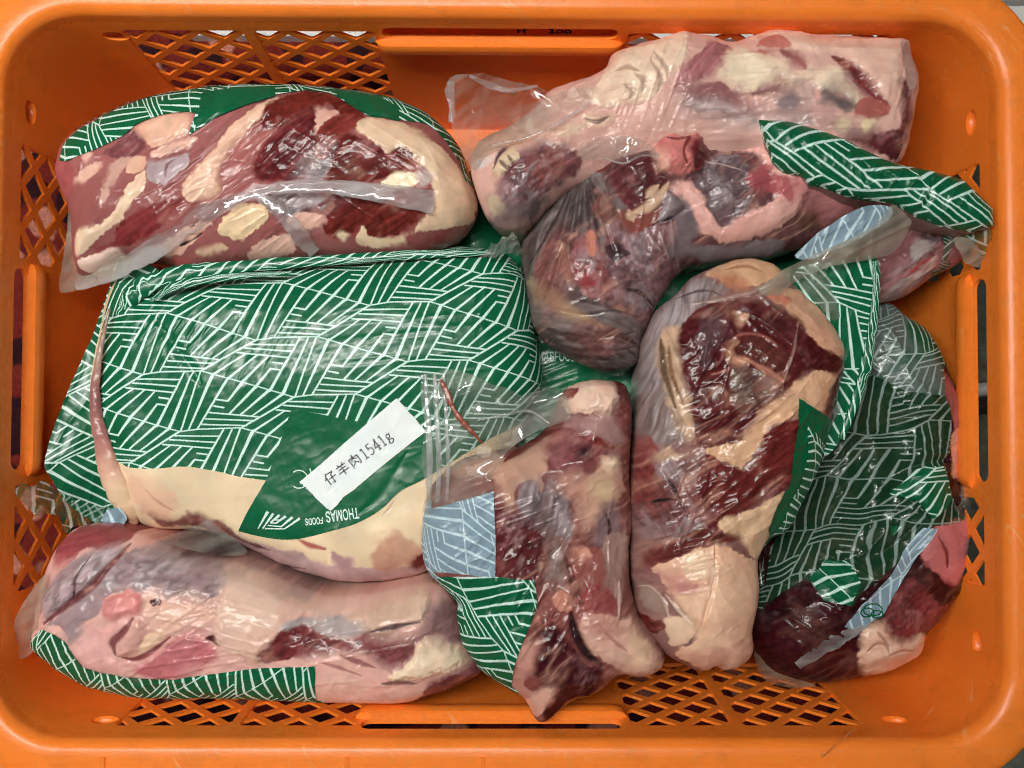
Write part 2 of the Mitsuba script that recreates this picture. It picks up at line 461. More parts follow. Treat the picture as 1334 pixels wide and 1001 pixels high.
class Pack:
    """A lump of meat in a bag: a closed body over an outline, raised in the middle; regions, pads, grooves and ridges are added in the body's own metres."""

    def __init__(s, key, outline, ze, H, R, zb, p=2.0, step=.00055, base=MUSCLE, seed=1, smooth=True, crinkle=1., blend=1., marbled=1.):
        s.key, s.ze, s.H, s.step, s.seed, s.zb, s.crinkle, s.blend, s.marbled = key, ze, H, step, seed, zb, crinkle, blend, marbled
        o = np.asarray(outline, float)
        poly = at(spline(o, True, 8) if smooth else o, ze + .17 * H)[:, :2]
        nr = np.roll(poly, -1, 0) - np.roll(poly, 1, 0)
        nr /= np.linalg.norm(nr, axis=1, keepdims=True) + 1e-9
        poly = poly + np.stack([nr[:, 1], -nr[:, 0]], 1) * (.0026 * (nz(poly[:, 0], poly[:, 1], 85, seed + 90, 3) - .5))[:, None]
        s.poly = Polygon(poly).buffer(0)
        if s.poly.geom_type != 'Polygon':
            s.poly = max(s.poly.geoms, key=lambda g: g.area)
        ring_ = s.poly.exterior
        dense = np.array([ring_.interpolate(v).coords[0] for v in np.arange(0, ring_.length, .00025)])
        x0, y0, x1, y1 = s.poly.bounds
        gx, gy = np.arange(x0 - step, x1 + 2 * step, step), np.arange(y0 - step, y1 + 2 * step, step)
        X, Y = np.meshgrid(gx, gy)
        shp = X.shape
        X, Y = X.ravel(), Y.ravel()
        ins = shapely.contains_xy(s.poly, X, Y)
        d, i = cKDTree(dense).query(np.stack([X, Y], 1))
        keep = ins | (d < .55 * step)
        snap = keep & (d < .55 * step)
        X[snap], Y[snap] = dense[i[snap]].T
        d = np.where(ins & ~snap, d, 0)
        idx = np.full(len(X), -1)
        idx[keep] = np.arange(keep.sum())
        g = idx.reshape(shp)
        a, b, c, e = g[:-1, :-1].ravel(), g[:-1, 1:].ravel(), g[1:, 1:].ravel(), g[1:, :-1].ravel()
        f = np.vstack([np.stack([a, b, c], 1), np.stack([a, c, e], 1)])
        s.f = f[(f >= 0).all(1)]
        s.x, s.y, s.d = X[keep], Y[keep], d[keep]
        s.nx, s.ny = (dense[i[keep]] - np.stack([X[keep], Y[keep]], 1)).T / np.maximum(d[keep], 1e-4)
        u = 1 - np.minimum(s.d / R, 1)
        s.z = ze + H * (1 - u ** p) ** (1 / p)
        # how much more film than its plan shows lies between here and the flat top
        dd = np.linspace(R * .002, R, 400)
        uu = 1 - dd / R
        sl = np.gradient(H * (1 - uu ** p) ** (1 / p), dd)
        ex = (np.sqrt(1 + sl ** 2) - 1) * (dd[1] - dd[0])
        s.more = np.interp(s.d, dd, np.cumsum(ex[::-1])[::-1], left=float(ex.sum()), right=0)
        s.z += crinkle * (.0065 * (nz(s.x, s.y, 30, seed + 91, 2) - .5) + .0022 * (nz(s.x, s.y, 85, seed + 92, 2) - .5)) * sstep(0, .012, s.d)
        s.c = np.tile(np.asarray(base, float), (len(s.x), 1))
        s.n = 0
        s.settle()
        s.films = []
        v = nz(s.x, s.y, 45, seed + 50)
        s.c *= (.78 + .44 * v)[:, None]

    def settle(s):
        s.tree = cKDTree(np.stack([s.x, s.y], 1))

    def up(s, px):
        """World points of photograph pixels on this body's surface."""
        p = at(px, s.ze + .7 * s.H)
        for _ in range(4):
            p = at(px, s.z[s.tree.query(p[:, :2])[1]])
        return p

    def bump(s, c, rx, ry, ang, h, k=2):
        """A rounded swelling; radii in photograph pixels."""
        p = s.up([c])[0]
        a, m = math.radians(ang), .00049
        u, v = (s.x - p[0]) * math.cos(a) + (s.y - p[1]) * math.sin(a), -(s.x - p[0]) * math.sin(a) + (s.y - p[1]) * math.cos(a)
        r = (u / (rx * m)) ** 2 + (v / (ry * m)) ** 2
        s.z += h * np.exp(-r ** (k / 2)) * np.minimum(s.d / .006, 1)
        return s

    def reg(s, px, col, soft=2.8, warp=9, lift=0., alpha=1., var=.16, wf=110, round_=True, edge=9, fib=None):
        """A region of one tissue; soft, warp and edge in photograph pixels, lift in metres."""
        s.n += 1
        k, m = s.seed * 100 + s.n, .00049
        P = s.up(spline(px, True, 5) if round_ else px)[:, :2]
        lo, hi = P.min(0) - .008, P.max(0) + .008
        w = np.nonzero((s.x > lo[0]) & (s.x < hi[0]) & (s.y > lo[1]) & (s.y < hi[1]))[0]
        x, y = s.x[w], s.y[w]
        d, _ = seg_dist(np.stack([x, y], 1), P, True)
        pg = Polygon(P).buffer(0)
        sd = np.where(shapely.contains_xy(pg, x, y), d, -d) / m
        sd = sd + (nz(x, y, wf, k, 4) - .5) * 3.0 * warp + (nz(x, y, 420, k + 1, 2) - .5) * 5
        soft = s.blend * soft * (.55 + 3.6 * sstep(.42, .66, nz(x, y, 60, k + 2, 2)))
        t = sstep(-soft, soft, sd) * alpha
        v = 1 + var * 2 * (nz(x, y, 170, k + 7, 3) - .5)
        if fib is not None:
            a = math.radians(fib)
            uu, vv = x * math.cos(a) + y * math.sin(a), -x * math.sin(a) + y * math.cos(a)
            n = meshkit.fbm(np.stack([uu * 70, vv * 620, np.full_like(uu, k)], -1), 2, k)
            v = v + .5 * (n - .5)
            s.z[w] += .00012 * (n - .5) * t
        col = np.asarray(col, float)
        lum = col.mean()
        two = col * (np.array([.97, .83, .83]) if lum > .3 else np.array([.60, .56, .56]) if lum < .11 else np.array([.80, .74, .76]))
        u2 = (.6 * sstep(.48, .72, nz(x, y, 75, k + 21, 4)))[:, None]
        col = col * (1 - u2) + two * u2
        s.c[w] = s.c[w] * (1 - t)[:, None] + t[:, None] * np.clip(col * v[:, None], 0, 1)
        if lift:
            s.z[w] += lift * sstep(-edge * .5, edge, sd) * np.minimum(s.d[w] / .004, 1)
        return s

    def vein(s, px, w, col=None, depth=0., alpha=1., soft=.5, warp=1.5, taper=True):
        """A line of tissue, a fold or a groove along the points: w in photograph pixels, depth in metres (negative stands up)."""
        s.n += 1
        k, m = s.seed * 100 + s.n, .00049
        P = s.up(spline(px, False, 6))[:, :2]
        lo, hi = P.min(0) - .006 - w * m, P.max(0) + .006 + w * m
        i = np.nonzero((s.x > lo[0]) & (s.x < hi[0]) & (s.y > lo[1]) & (s.y < hi[1]))[0]
        x, y = s.x[i], s.y[i]
        d, fr = seg_dist(np.stack([x, y], 1), P, False)
        ww = w * (np.sin(np.pi * np.clip(fr, .04, .96)) ** .6 if taper else 1)
        d = d / m + (nz(x, y, 160, k) - .5) * 2 * warp
        t = (1 - sstep(ww * (.5 - soft * .5), ww * (.5 + soft), d)) * alpha
        if col is not None:
            s.c[i] = s.c[i] * (1 - t)[:, None] + t[:, None] * np.asarray(col)
        if depth:
            s.z[i] -= .62 * depth * np.exp(-(d / np.maximum(ww * .85, .5)) ** 2) * np.minimum(s.d[i] / .003, 1)
        return s

    def rime(s, px, amount=.6, ang=0, fa=40, fb=90, col=FROSTC, alpha=.85, soft=16):
        """Patchy white ice or membrane inside the region."""
        s.n += 1
        k, m = s.seed * 100 + s.n, .00049
        P = s.up(spline(px, True, 5))[:, :2]
        lo, hi = P.min(0) - .01, P.max(0) + .01
        i = np.nonzero((s.x > lo[0]) & (s.x < hi[0]) & (s.y > lo[1]) & (s.y < hi[1]))[0]
        x, y = s.x[i], s.y[i]
        d, _ = seg_dist(np.stack([x, y], 1), P, True)
        sd = np.where(shapely.contains_xy(Polygon(P).buffer(0), x, y), d, -d) / m
        a = math.radians(ang)
        u, v = x * math.cos(a) + y * math.sin(a), -x * math.sin(a) + y * math.cos(a)
        wv = .010 * (nz(x, y, 38, k + 9) - .5)
        u, v = u + .6 * wv, v + wv
        n = meshkit.fbm(np.stack([u * fa, v * fb, np.full_like(u, k * .7)], -1), 4, k)
        g = meshkit.fbm(np.stack([u * fa * 5, v * fb * 5, np.full_like(u, k * .3)], -1), 3, k + 3)
        h = np.clip(1 - np.abs(meshkit.fbm(np.stack([u * fa * 1.6, v * fb * 2.2, np.full_like(u, k * .9)], -1), 3, k + 5) - .5) * 7, 0, 1)
        inn = sstep(-soft, soft, sd)
        t = sstep(1 - amount - .16, 1 - amount + .14, n + .5 * (g - .5)) * inn * alpha
        s.c[i] = s.c[i] * (1 - t)[:, None] + t[:, None] * (np.asarray(col) * (.62 + .76 * g)[:, None])
        s.c[i] *= (1 - .5 * h * inn * alpha)[:, None]
        s.z[i] += .0004 * t
        return s

    def crease(s, c, r, ang, h, fa=18, fb=150, sq=1.0):
        """Tension wrinkles of the clinging bag near c (radius r photograph pixels)."""
        p = s.up([c])[0]
        s.n += 1
        w = np.exp(-(((s.x - p[0]) ** 2 + (s.y - p[1]) ** 2) / (r * .00049) ** 2) ** 1.5)
        s.z += h * w * ridge(s.x, s.y, ang, fa, fb, s.seed * 10 + s.n) * np.minimum(s.d / .004, 1)
        return s

    def film(s, px, bsdf, name, org=(0, 0), ang=0., size=1., lift=.0007, round_=False, warp=0., extra=None, thick=True):
        """A printed or plain piece of the bag that lies on the body, cut to the polygon."""
        s.films.append((np.asarray(px, float), bsdf, name, org, ang, size, lift, round_, warp, extra))
        return s

    def grain(s):
        """What every piece of meat has: marbling and fibres in the red tissue, faint vessels in the fat, pale and dark mottles."""
        x, y, k = s.x, s.y, s.seed
        red = sstep(.12, .34, (s.c[:, 0] - s.c[:, 1]) / (s.c[:, 0] + s.c[:, 1] + 1e-6)) * sstep(.42, .2, s.c[:, 0])
        wx, wy = x + .006 * (nz(x, y, 60, k + 41) - .5), y + .006 * (nz(x, y, 60, k + 42) - .5)
        m = ridge(wx, wy, 35, 40, 170, k + 11) * sstep(.46, .62, nz(x, y, 50, k + 12))
        t = (.40 * s.marbled * m * red)[:, None]
        s.c = s.c * (1 - t) + t * FATP
        m2 = sstep(.60, .72, nz(x, y, 85, k + 13, 4))
        t = (.30 * s.marbled * m2 * red)[:, None]
        s.c = s.c * (1 - t) + t * lin(196, 150, 152)
        s.c *= (1 + red * .7 * (nz(x, y, 420, k + 14, 2) - .5))[:, None]
        fr = meshkit.fbm(np.stack([(wx * .8 + wy * .6) * 60, (wy * .8 - wx * .6) * 700, wx * 0 + k], -1), 2, k + 43)
        s.c *= (1 + red * .55 * (fr - .5))[:, None]
        fat = 1 - red
        m3 = sstep(.56, .7, nz(x, y, 70, k + 15, 4)) * .28 + .30 * ridge(x, y, 80, 40, 120, k + 16) * sstep(.5, .7, nz(x, y, 45, k + 17))
        t = (m3 * fat)[:, None]
        s.c = s.c * (1 - t) + t * s.c * np.array([.94, .78, .78])
        s.c = np.clip(s.c * (1 + .16 * (nz(x, y, 25, k + 18, 3) - .5))[:, None], 0, 1)
        lum = s.c.mean(1, keepdims=True)
        pale = fat[:, None] * .28
        s.c = s.c * (1 - pale) + pale * lum * np.array([1.15, .965, .915])
        s.c = s.c * (1 + .03 * fat[:, None])
        lm = s.c.mean(1, keepdims=True)
        s.c = np.clip(lm + (s.c - lm) * (1.16 + .08 * red[:, None]), .004, 1)
        s.c[:, 2] = np.minimum(s.c[:, 2], s.c[:, 1] * 1.03 + .01)
        s.c[:, 0] = np.maximum(s.c[:, 0], s.c[:, 1] * 1.13)
        s.c[:, 1:] += red[:, None] * np.array([.075, .045]) * (s.c[:, :1] - s.c[:, 1:])
        s.c = np.clip(s.c * np.clip(lum / .5, .05, 1.0) ** .26, 0, 1)
        s.z += s.crinkle * (.0007 * (nz(x, y, 75, k + 19, 3) - .5) + red * .0002 * (nz(x, y, 210, k + 20, 2) - .5)) * np.minimum(s.d / .003, 1)

    def tucks(s, n=60):
        """Short creases of the shrunken bag, strewn over the body."""
        g = np.random.default_rng(s.seed)
        c = np.flatnonzero(s.d > .006)
        a0 = g.uniform(0, 180)
        for _ in range(n):
            i = g.choice(c)
            a = math.radians(a0 + 90 * nz(s.x[i:i + 1], s.y[i:i + 1], 14, s.seed + 31)[0] + g.normal(0, 22))
            L, w, h = g.uniform(.004, .017), g.uniform(.0006, .0012), g.uniform(.00008, .0003)
            u = (s.x - s.x[i]) * math.cos(a) + (s.y - s.y[i]) * math.sin(a)
            v = -(s.x - s.x[i]) * math.sin(a) + (s.y - s.y[i]) * math.cos(a) - 6 * u * u * g.normal(0, 2)
            k = np.flatnonzero((np.abs(u) < L) & (np.abs(v) < 4 * w))
            s.z[k] += h * np.exp(-(v[k] / w) ** 2) * (1 - (u[k] / L) ** 2)

    def finish(s):
        s.grain()
        s.tucks(int(70 * s.crinkle))
        s.settle()
        s.z += s.crinkle * (.00035 * (ridge(s.x, s.y, 20, 60, 130, s.seed) + ridge(s.x, s.y, 110, 50, 120, s.seed + 3)) + .0006 * (nz(s.x, s.y, 130, s.seed + 9, 2) - .5)) * np.minimum(s.d / .003, 1)
        v, f = np.stack([s.x, s.y, s.z], 1), s.f
        # the underside: rings drawn in below the rim of the body
        e = np.sort(np.vstack([f[:, [0, 1]], f[:, [1, 2]], f[:, [2, 0]]]), axis=1)
        code = e[:, 0].astype(np.int64) * len(v) + e[:, 1]
        un, cnt = np.unique(code, return_counts=True)
        once = np.isin(code, un[cnt == 1])
        di = np.vstack([f[:, [0, 1]], f[:, [1, 2]], f[:, [2, 0]]])[once]
        cen, rows, idx = np.array([s.poly.centroid.x, s.poly.centroid.y]), [v], {}
        bid = np.unique(di)
        loc = np.full(len(v), -1)
        loc[bid] = np.arange(len(bid))
        nv, fs, prev = len(v), [f], bid
        cols = [np.clip(s.c, 0, 1)]
        for k, zz in ((.975, .25), (.9, .62), (.72, .93), (.0, 1.0)):
            xy = cen + (v[bid, :2] - cen) * k
            rows.append(np.column_stack([xy, s.ze + (s.zb - s.ze) * zz + np.zeros(len(bid))]))
            cur = nv + np.arange(len(bid))
            nv += len(bid)
            A, B = di[:, 0], di[:, 1]
            a0, b0, a1, b1 = prev[loc[A]], prev[loc[B]], cur[loc[A]], cur[loc[B]]
            fs += [np.stack([b0, a0, a1], 1), np.stack([b0, a1, b1], 1)]
            cols.append(np.clip(s.c[bid], 0, 1))
            prev = cur
        put(s.key + '__meat', trimesh.Trimesh(np.vstack(rows), np.vstack(fs), process=False), 'meat_skin', True, color=np.vstack(cols))
        for fl in s.films:
            s._film(*fl)
        return s

    def _film(s, px, bsdf, name, org, ang, size, lift, round_, warp, extra):
        P = s.up(spline(px, True, 6) if round_ else px)[:, :2]
        pg = Polygon(P).buffer(0)
        pg = pg.union(s.poly.exterior.buffer(.0045).intersection(pg.buffer(.0045))).buffer(0)
        ring_ = [g.exterior for g in getattr(pg, 'geoms', [pg])]
        dense = np.vstack([np.array([r.interpolate(v).coords[0] for v in np.arange(0, r.length, .00015)]) for r in ring_])
        x0, y0, x1, y1 = pg.bounds
        w = np.nonzero((s.x > x0 - .002) & (s.x < x1 + .002) & (s.y > y0 - .002) & (s.y < y1 + .002))[0]
        x, y, z = s.x[w].copy(), s.y[w].copy(), s.z[w] + lift
        d, i = cKDTree(dense).query(np.stack([x, y], 1))
        ins = shapely.contains_xy(pg, x, y)
        keep = ins | (d < .6 * s.step)
        sn = keep & (d < .6 * s.step) & (s.d[w] > 0)
        x[sn], y[sn] = dense[i[sn]].T
        if extra is not None:
            z = z + extra(x, y, np.where(ins, d, 0))
        loc = np.full(len(s.x), -1)
        loc[w[keep]] = np.arange(keep.sum())
        f = loc[s.f]
        f = f[(f >= 0).all(1)]
        x, y, z = x[keep], y[keep], z[keep]
        mx, my = (s.more * s.nx)[w[keep]], (s.more * s.ny)[w[keep]]
        # where the film wraps over the side of the body it stands off it too
        o = s.up([org])[0] if org != (0, 0) else np.array([0, 0, 0])
        a = math.radians(ang)
        zz = (z - s.ze - s.H)
        dx, dy = x + mx - o[0], -(y + my - o[1])
        if warp:
            dx = dx + warp * (nz(x, y, 22, s.seed + 61, 1) - .5)
            dy = dy + warp * (nz(x, y, 22, s.seed + 67, 1) - .5) + .25 * warp * (nz(x, y, 60, s.seed + 71, 1) - .5)
        uv = np.stack([dx * math.cos(a) + dy * math.sin(a), -dx * math.sin(a) + dy * math.cos(a)], 1) / size
        put(f'{s.key}__{name}', trimesh.Trimesh(np.stack([x, y, z], 1), f, process=False), bsdf, True, uv=uv)

    def lay(s, mesh, lift):
        """Drapes a flat mesh (world x, y) over the body."""
        v = mesh.vertices.copy()
        d, i = s.tree.query(v[:, :2], k=4)
        w = 1 / (d + 1e-5)
        zz = (s.z[i] * w).sum(1) / w.sum(1)
        v[:, 2] = zz + lift + v[:, 2]
        return trimesh.Trimesh(v, mesh.faces, process=False)


def loose(key, pts, outline, bsdf, step=.0009, wr=.0006, ang=20, fa=25, fb=120, seed=1, smooth=0.0, closed_spline=True, uvang=None, amp2=.0015, color=None):
    """A loose piece of bag film: a sheet through points (pixel x, pixel y, height), cut to an outline."""
    pts = np.asarray(pts, float) + [0, 0, DZ]
    W = at(pts[:, :2], pts[:, 2])
    rb = RBFInterpolator(W[:, :2], W[:, 2], kernel='thin_plate_spline', smoothing=smooth)
    zc = float(pts[:, 2].mean())
    P = np.asarray(outline, float)
    P = spline(P, True, 5) if closed_spline else P
    p = at(P, zc)
    for _ in range(4):
        p = at(P, np.clip(rb(p[:, :2]), .02, .26))
    pg = Polygon(p[:, :2]).buffer(0)
    if pg.geom_type != 'Polygon':
        pg = max(pg.geoms, key=lambda g: g.area)
    r = pg.exterior
    dense = np.array([r.interpolate(v).coords[0] for v in np.arange(0, r.length, .0002)])
    x0, y0, x1, y1 = pg.bounds
    X, Y = np.meshgrid(np.arange(x0 - step, x1 + 2 * step, step), np.arange(y0 - step, y1 + 2 * step, step))
    shp = X.shape
    X, Y = X.ravel(), Y.ravel()
    d, i = cKDTree(dense).query(np.stack([X, Y], 1))
    ins = shapely.contains_xy(pg, X, Y)
    keep = ins | (d < .6 * step)
    sn = keep & (d < .6 * step)
    X[sn], Y[sn] = dense[i[sn]].T
    g = np.full(len(X), -1)
    g[keep] = np.arange(keep.sum())
    g = g.reshape(shp)
    a, b, c, e = g[:-1, :-1].ravel(), g[:-1, 1:].ravel(), g[1:, 1:].ravel(), g[1:, :-1].ravel()
    f = np.vstack([np.stack([a, b, c], 1), np.stack([a, c, e], 1)])
    f = f[(f >= 0).all(1)]
    x, y = X[keep], Y[keep]
    z = np.clip(rb(np.stack([x, y], 1)), .02, .26)
    z = z + wr * (ridge(x, y, ang, fa, fb, seed) + .7 * ridge(x, y, ang + 65, fa * 1.2, fb * .8, seed + 5)) + amp2 * (nz(x, y, 55, seed + 8, 2) - .5)
    a = math.radians(uvang or 0)
    uv = np.stack([x * math.cos(a) - y * math.sin(a), x * math.sin(a) + y * math.cos(a)], 1)
    return put(key, trimesh.Trimesh(np.stack([x, y, z], 1), f, process=False), bsdf, True, uv=uv)


def fold(key, px, zs, w, bsdf, sides=10, flat=.45, rough=.56):
    """A rolled fold or welded seam of film: a flattened tube along the points; w in photograph pixels, one per point."""
    P = spline(np.column_stack([px, np.asarray(zs) + DZ, w]), False, 14)
    c = at(P[:, :2], P[:, 2])
    t = np.gradient(c, axis=0)
    t /= np.linalg.norm(t, axis=1, keepdims=True)
    sd = np.cross(t, [0, 0, 1.0])
    sd /= np.linalg.norm(sd, axis=1, keepdims=True)
    upv = np.cross(sd, t)
    a = np.linspace(0, 2 * np.pi, sides, endpoint=False)
    r = P[:, 3] * .00049 / 2
    tt = np.arange(len(r)) * .9
    r = r * (1 - rough / 2 + rough * meshkit.fbm(np.stack([tt * .35, tt * 0 + zs[0] * 300, tt * 0], 1), 2, 4))
    v = c[:, None] + r[:, None, None] * (np.cos(a)[None, :, None] * sd[:, None] + flat * np.sin(a)[None, :, None] * upv[:, None])
    v = v + np.array([0, 0, 1.0]) * ((meshkit.fbm(v * 260, 2, 6) - .5) * .0011)[..., None]
    n = len(c)
    i, j = np.meshgrid(np.arange(n - 1), np.arange(sides), indexing='ij')
    f = np.stack([i * sides + j, i * sides + (j + 1) % sides, (i + 1) * sides + (j + 1) % sides, (i + 1) * sides + j], -1).reshape(-1, 4)
    L = np.concatenate([[0], np.cumsum(np.linalg.norm(np.diff(c, axis=0), axis=1))])
    uv = np.stack([np.repeat(L * .8, sides), np.tile(np.abs(np.linspace(-1, 1, sides)) * .022, n) + np.repeat(r * 4, sides)], 1)
    return put(key, trimesh.Trimesh(v.reshape(-1, 3), np.vstack([f[:, [0, 1, 2]], f[:, [0, 2, 3]]]), process=False), bsdf, True, uv=uv)


def name(key, label):
    labels[key] = {'label': label, 'category': 'meat pack', 'group': 'packs of meat in the crate'}


# ------------------------------------------------------------------ things on the floor outside the crate
put('white_board__plank', sheet_box(-.26, .2868, .9, .316, .0002, .012), 'white_paint')
put('white_board__strip', sheet_box(-.26, .3162, .9, .37, .0002, .020), 'grey_trim')
labels['white_board'] = {'label': 'white skirting board on the floor beyond the crate', 'category': 'board'}
p = at([(1273, 497), (1280, 500)], .012)
m = trimesh.creation.cylinder(.0055, .16, sections=20)
m.apply_transform(trimesh.transformations.rotation_matrix(math.pi / 2, [0, 1, .12]))
m.apply_translation([p[0, 0] + .06, p[0, 1], .0118])
put('power_cable__sheath', m, 'white_paint', 40)
m = trimesh.creation.cylinder(.0068, .14, sections=20)
m.apply_transform(trimesh.transformations.rotation_matrix(math.pi / 2, [0, 1, .12]))
m.apply_translation([p[0, 0] + .06, p[0, 1] - .0135, .0130])
put('power_cable__sleeve', m, 'black_rubber', 40)
labels['power_cable'] = {'label': 'white cable with a black sleeve seen through the right grip slot', 'category': 'cable'}

# ------------------------------------------------------------------ lettering
def strokes(lines, w):
    return shapely.union_all([LineString(l).buffer(w / 2, cap_style='flat' if len(l) == 2 else 'round', quad_segs=3) for l in lines])


def flat_mesh(poly, thick=.00025):
    m = extr(poly, 0, thick)
    return trimesh.Trimesh(*trimesh.remesh.subdivide_to_size(m.vertices, m.faces, .002))


def place(poly, p0, ang, sx_=1., sy_=1.):
    g = affinity.scale(poly, sx_, sy_, origin=(0, 0))
    g = affinity.rotate(g, ang, origin=(0, 0))
    return affinity.translate(g, p0[0], p0[1])


GLYPH = {
    'zai': ([[(32, 95), (20, 70), (4, 48)], [(22, 70), (22, -2)], [(42, 86), (88, 86), (64, 64)], [(64, 66), (64, 6), (58, 2), (48, 8)], [(36, 45), (98, 45)]], 100),
    'yang': ([[(28, 98), (38, 80)], [(73, 98), (60, 78)], [(10, 78), (90, 78)], [(16, 55), (84, 55)], [(3, 30), (97, 30)], [(50, 78), (50, -4)]], 100),
    'rou': ([[(12, 76), (12, -3)], [(12, 76), (88, 76), (88, 4), (76, 7)], [(50, 99), (46, 76), (24, 50)], [(47, 70), (74, 52)], [(50, 47), (42, 30), (24, 16)], [(47, 38), (76, 18)]], 100),
    '1': ([[(25, 94), (25, 3)], [(25, 93), (10, 82)], [(9, 4), (42, 4)]], 52),
    '5': ([[(10, 92), (42, 92)], [(12, 92), (9, 54)], [(9, 54), (24, 61), (38, 54), (44, 36), (40, 14), (26, 3), (12, 5), (6, 14)]], 52),
    '4': ([[(34, 95), (4, 30), (48, 30)], [(34, 95), (34, 3)], [(22, 3), (46, 3)]], 52),
    'g': ([[(24, 66), (12, 62), (8, 50), (13, 38), (24, 35), (35, 39), (39, 51), (35, 62), (24, 66)], [(34, 62), (46, 66)], [(16, 38), (9, 30), (16, 22), (38, 19), (46, 8), (40, -8), (24, -14), (8, -9), (5, 4), (16, 18)]], 52)}


def word(P, holder, px0, px1, text, h, ink, lift, narrow=1., bold=False):
    """Lettering on a body from photograph pixel px0 towards px1, capitals h metres high."""
    a, b = P.up([px0, px1])[:, :2]
    m = meshkit.text_mesh(text, h, .0002, bold)
    w = np.linalg.norm(b - a)
    L = m.vertices[:, 0].max()
    m.apply_scale([w / L, 1, 1])
    ang = math.atan2(*(b - a)[::-1])
    m.apply_transform(trimesh.transformations.rotation_matrix(ang, [0, 0, 1]))
    m.apply_translation([a[0], a[1], 0])
    put(f'{P.key}__{holder}__lettering', P.lay(m, lift), ink)


# ------------------------------------------------------------------ pack: the big green one with the paper label
DZ = .010
k = 'meat_pack'
P = Pack(k, [(150, 372), (168, 352), (240, 354), (330, 344), (440, 336), (540, 328), (600, 322), (650, 328), (680, 350), (692, 385), (699, 440), (708, 490), (694, 545), (640, 640), (590, 720), (550, 748), (470, 759), (400, 747), (330, 717), (270, 692), (190, 684), (150, 628), (125, 565), (121, 505), (131, 440), (140, 400)],
         .135, .040, .040, .035, p=2.2, base=lin(232, 212, 172), seed=2, crinkle=.42, step=.0009)
P.bump((440, 470), 210, 90, 8, .006).bump((560, 430), 70, 60, 0, .004).bump((250, 470), 60, 90, 10, .003)
P.settle()
P.reg(q('D', 300, 140, 400, 200, 520, 250, 560, 350, 500, 420, 400, 400, 330, 300), lin(226, 176, 146), 8, 8, alpha=.75)
P.reg(q('D', 420, 400, 520, 430, 640, 410, 760, 420, 860, 470, 940, 540, 840, 560, 740, 470, 620, 470, 500, 480), lin(146, 92, 88), 3, 8)
P.reg(q('D', 740, 440, 860, 520, 1000, 560, 1330, 650, 1334, 820, 1100, 700, 900, 600, 820, 560), lin(166, 136, 144), 3, 8, wf=150)
P.reg(q('E', 0, 570, 200, 650, 420, 690, 560, 720, 860, 705, 980, 700, 990, 760, 760, 800, 600, 820, 400, 800, 0, 720), lin(196, 164, 166), 3, 8)
P.reg(q('E', 640, 640, 760, 520, 900, 570, 930, 660, 780, 720, 660, 720), lin(206, 150, 124), 8, 8, alpha=.85)
P.reg(q('E', 860, 700, 950, 620, 990, 690, 930, 715), lin(128, 46, 46), 1.5, 3)
P.reg(q('E', 410, 620, 470, 650, 530, 660, 510, 725, 440, 700), lin(188, 146, 154), 2, 4)
P.vein(q('E', 215, 545, 280, 580, 370, 603), 6, lin(190, 100, 88), .0006)
for l in ((860, 540, 960, 600, 1070, 625), (880, 520, 1000, 570, 1120, 610), (780, 470, 900, 550, 980, 590), (1000, 620, 1160, 690, 1330, 720)):
    P.vein(q('D', *l), 4, lin(112, 76, 82), .0014)
P.vein(q('D', 400, 260, 470, 330, 560, 380), 3, lin(206, 150, 122), .0008)
P.vein(q('E', 690, 420, 740, 370, 780, 310), 3, lin(206, 176, 150), .0006)
# creases of the bag in the print
for l, d_ in ((((205, 418), (222, 442), (248, 478), (262, 500)), .0022), (((170, 392), (190, 400), (205, 420)), .0018), (((300, 358), (400, 352), (520, 345)), .0012), (((560, 372), (620, 366), (668, 372)), .0010), (((430, 640), (455, 610), (500, 575)), .0010), (((470, 668), (500, 640), (530, 590)), .0010)):
    P.vein(l, 7, None, d_)
P.crease((300, 390), 110, 65, .0008, 25, 160).crease((200, 440), 60, 55, .0012, 30, 150).crease((640, 360), 70, 80, .0008, 25, 170).crease((560, 360), 160, 5, .0006, 14, 140)
bottom = [(167, 609), (190, 611), (212, 610), (230, 608), (248, 608), (287, 615), (311, 621), (347, 626)]
arc = spline([(311, 692), (340, 699), (369, 703), (394, 701), (430, 692), (466, 681), (497, 663), (520, 641), (547, 627)], False, 4)
rest = [(575, 610), (640, 570), (694, 545), (708, 490), (699, 440), (692, 385), (680, 350), (650, 328), (600, 322), (540, 328), (440, 336), (330, 344), (240, 354), (168, 352), (150, 372), (140, 400), (131, 440), (121, 505), (124, 555), (140, 590), (158, 604)]
P.film(cat(bottom, [(400, 640), (520, 610)], rest), 'green_print', 'printed_film', (240, 420), 0., 1., .0007, warp=.0016)
P.film(cat([(347, 626)], arc, [(575, 610), (570, 575), (546, 560), (480, 551), (458, 548), (414, 539), (380, 534)]), 'plain_green', 'plain_panel', lift=.0012)
lab = q('1', *[v / 5.004 + o for x, y in ((985, 95), (1060, 175), (1180, 310), (1090, 378), (940, 497), (800, 612), (710, 690), (640, 738), (600, 790), (555, 830), (470, 752), (355, 640), (490, 528), (650, 385), (800, 255), (900, 170)) for v, o in ((x, 320), (y, 500))])
P.film(lab, 'paper', 'label', lift=.0021)
P.finish()
z5 = lambda x, y: (320 + x / 5.004, 500 + y / 5.004)
word(P, 'plain_panel', z5(738, 806), z5(522, 835), 'THOMAS', .0066, 'print_ink', .0016, bold=True)
word(P, 'plain_panel', z5(508, 868), z5(390, 880), 'FOODS', .0040, 'print_ink', .0016, bold=True)
fan = []
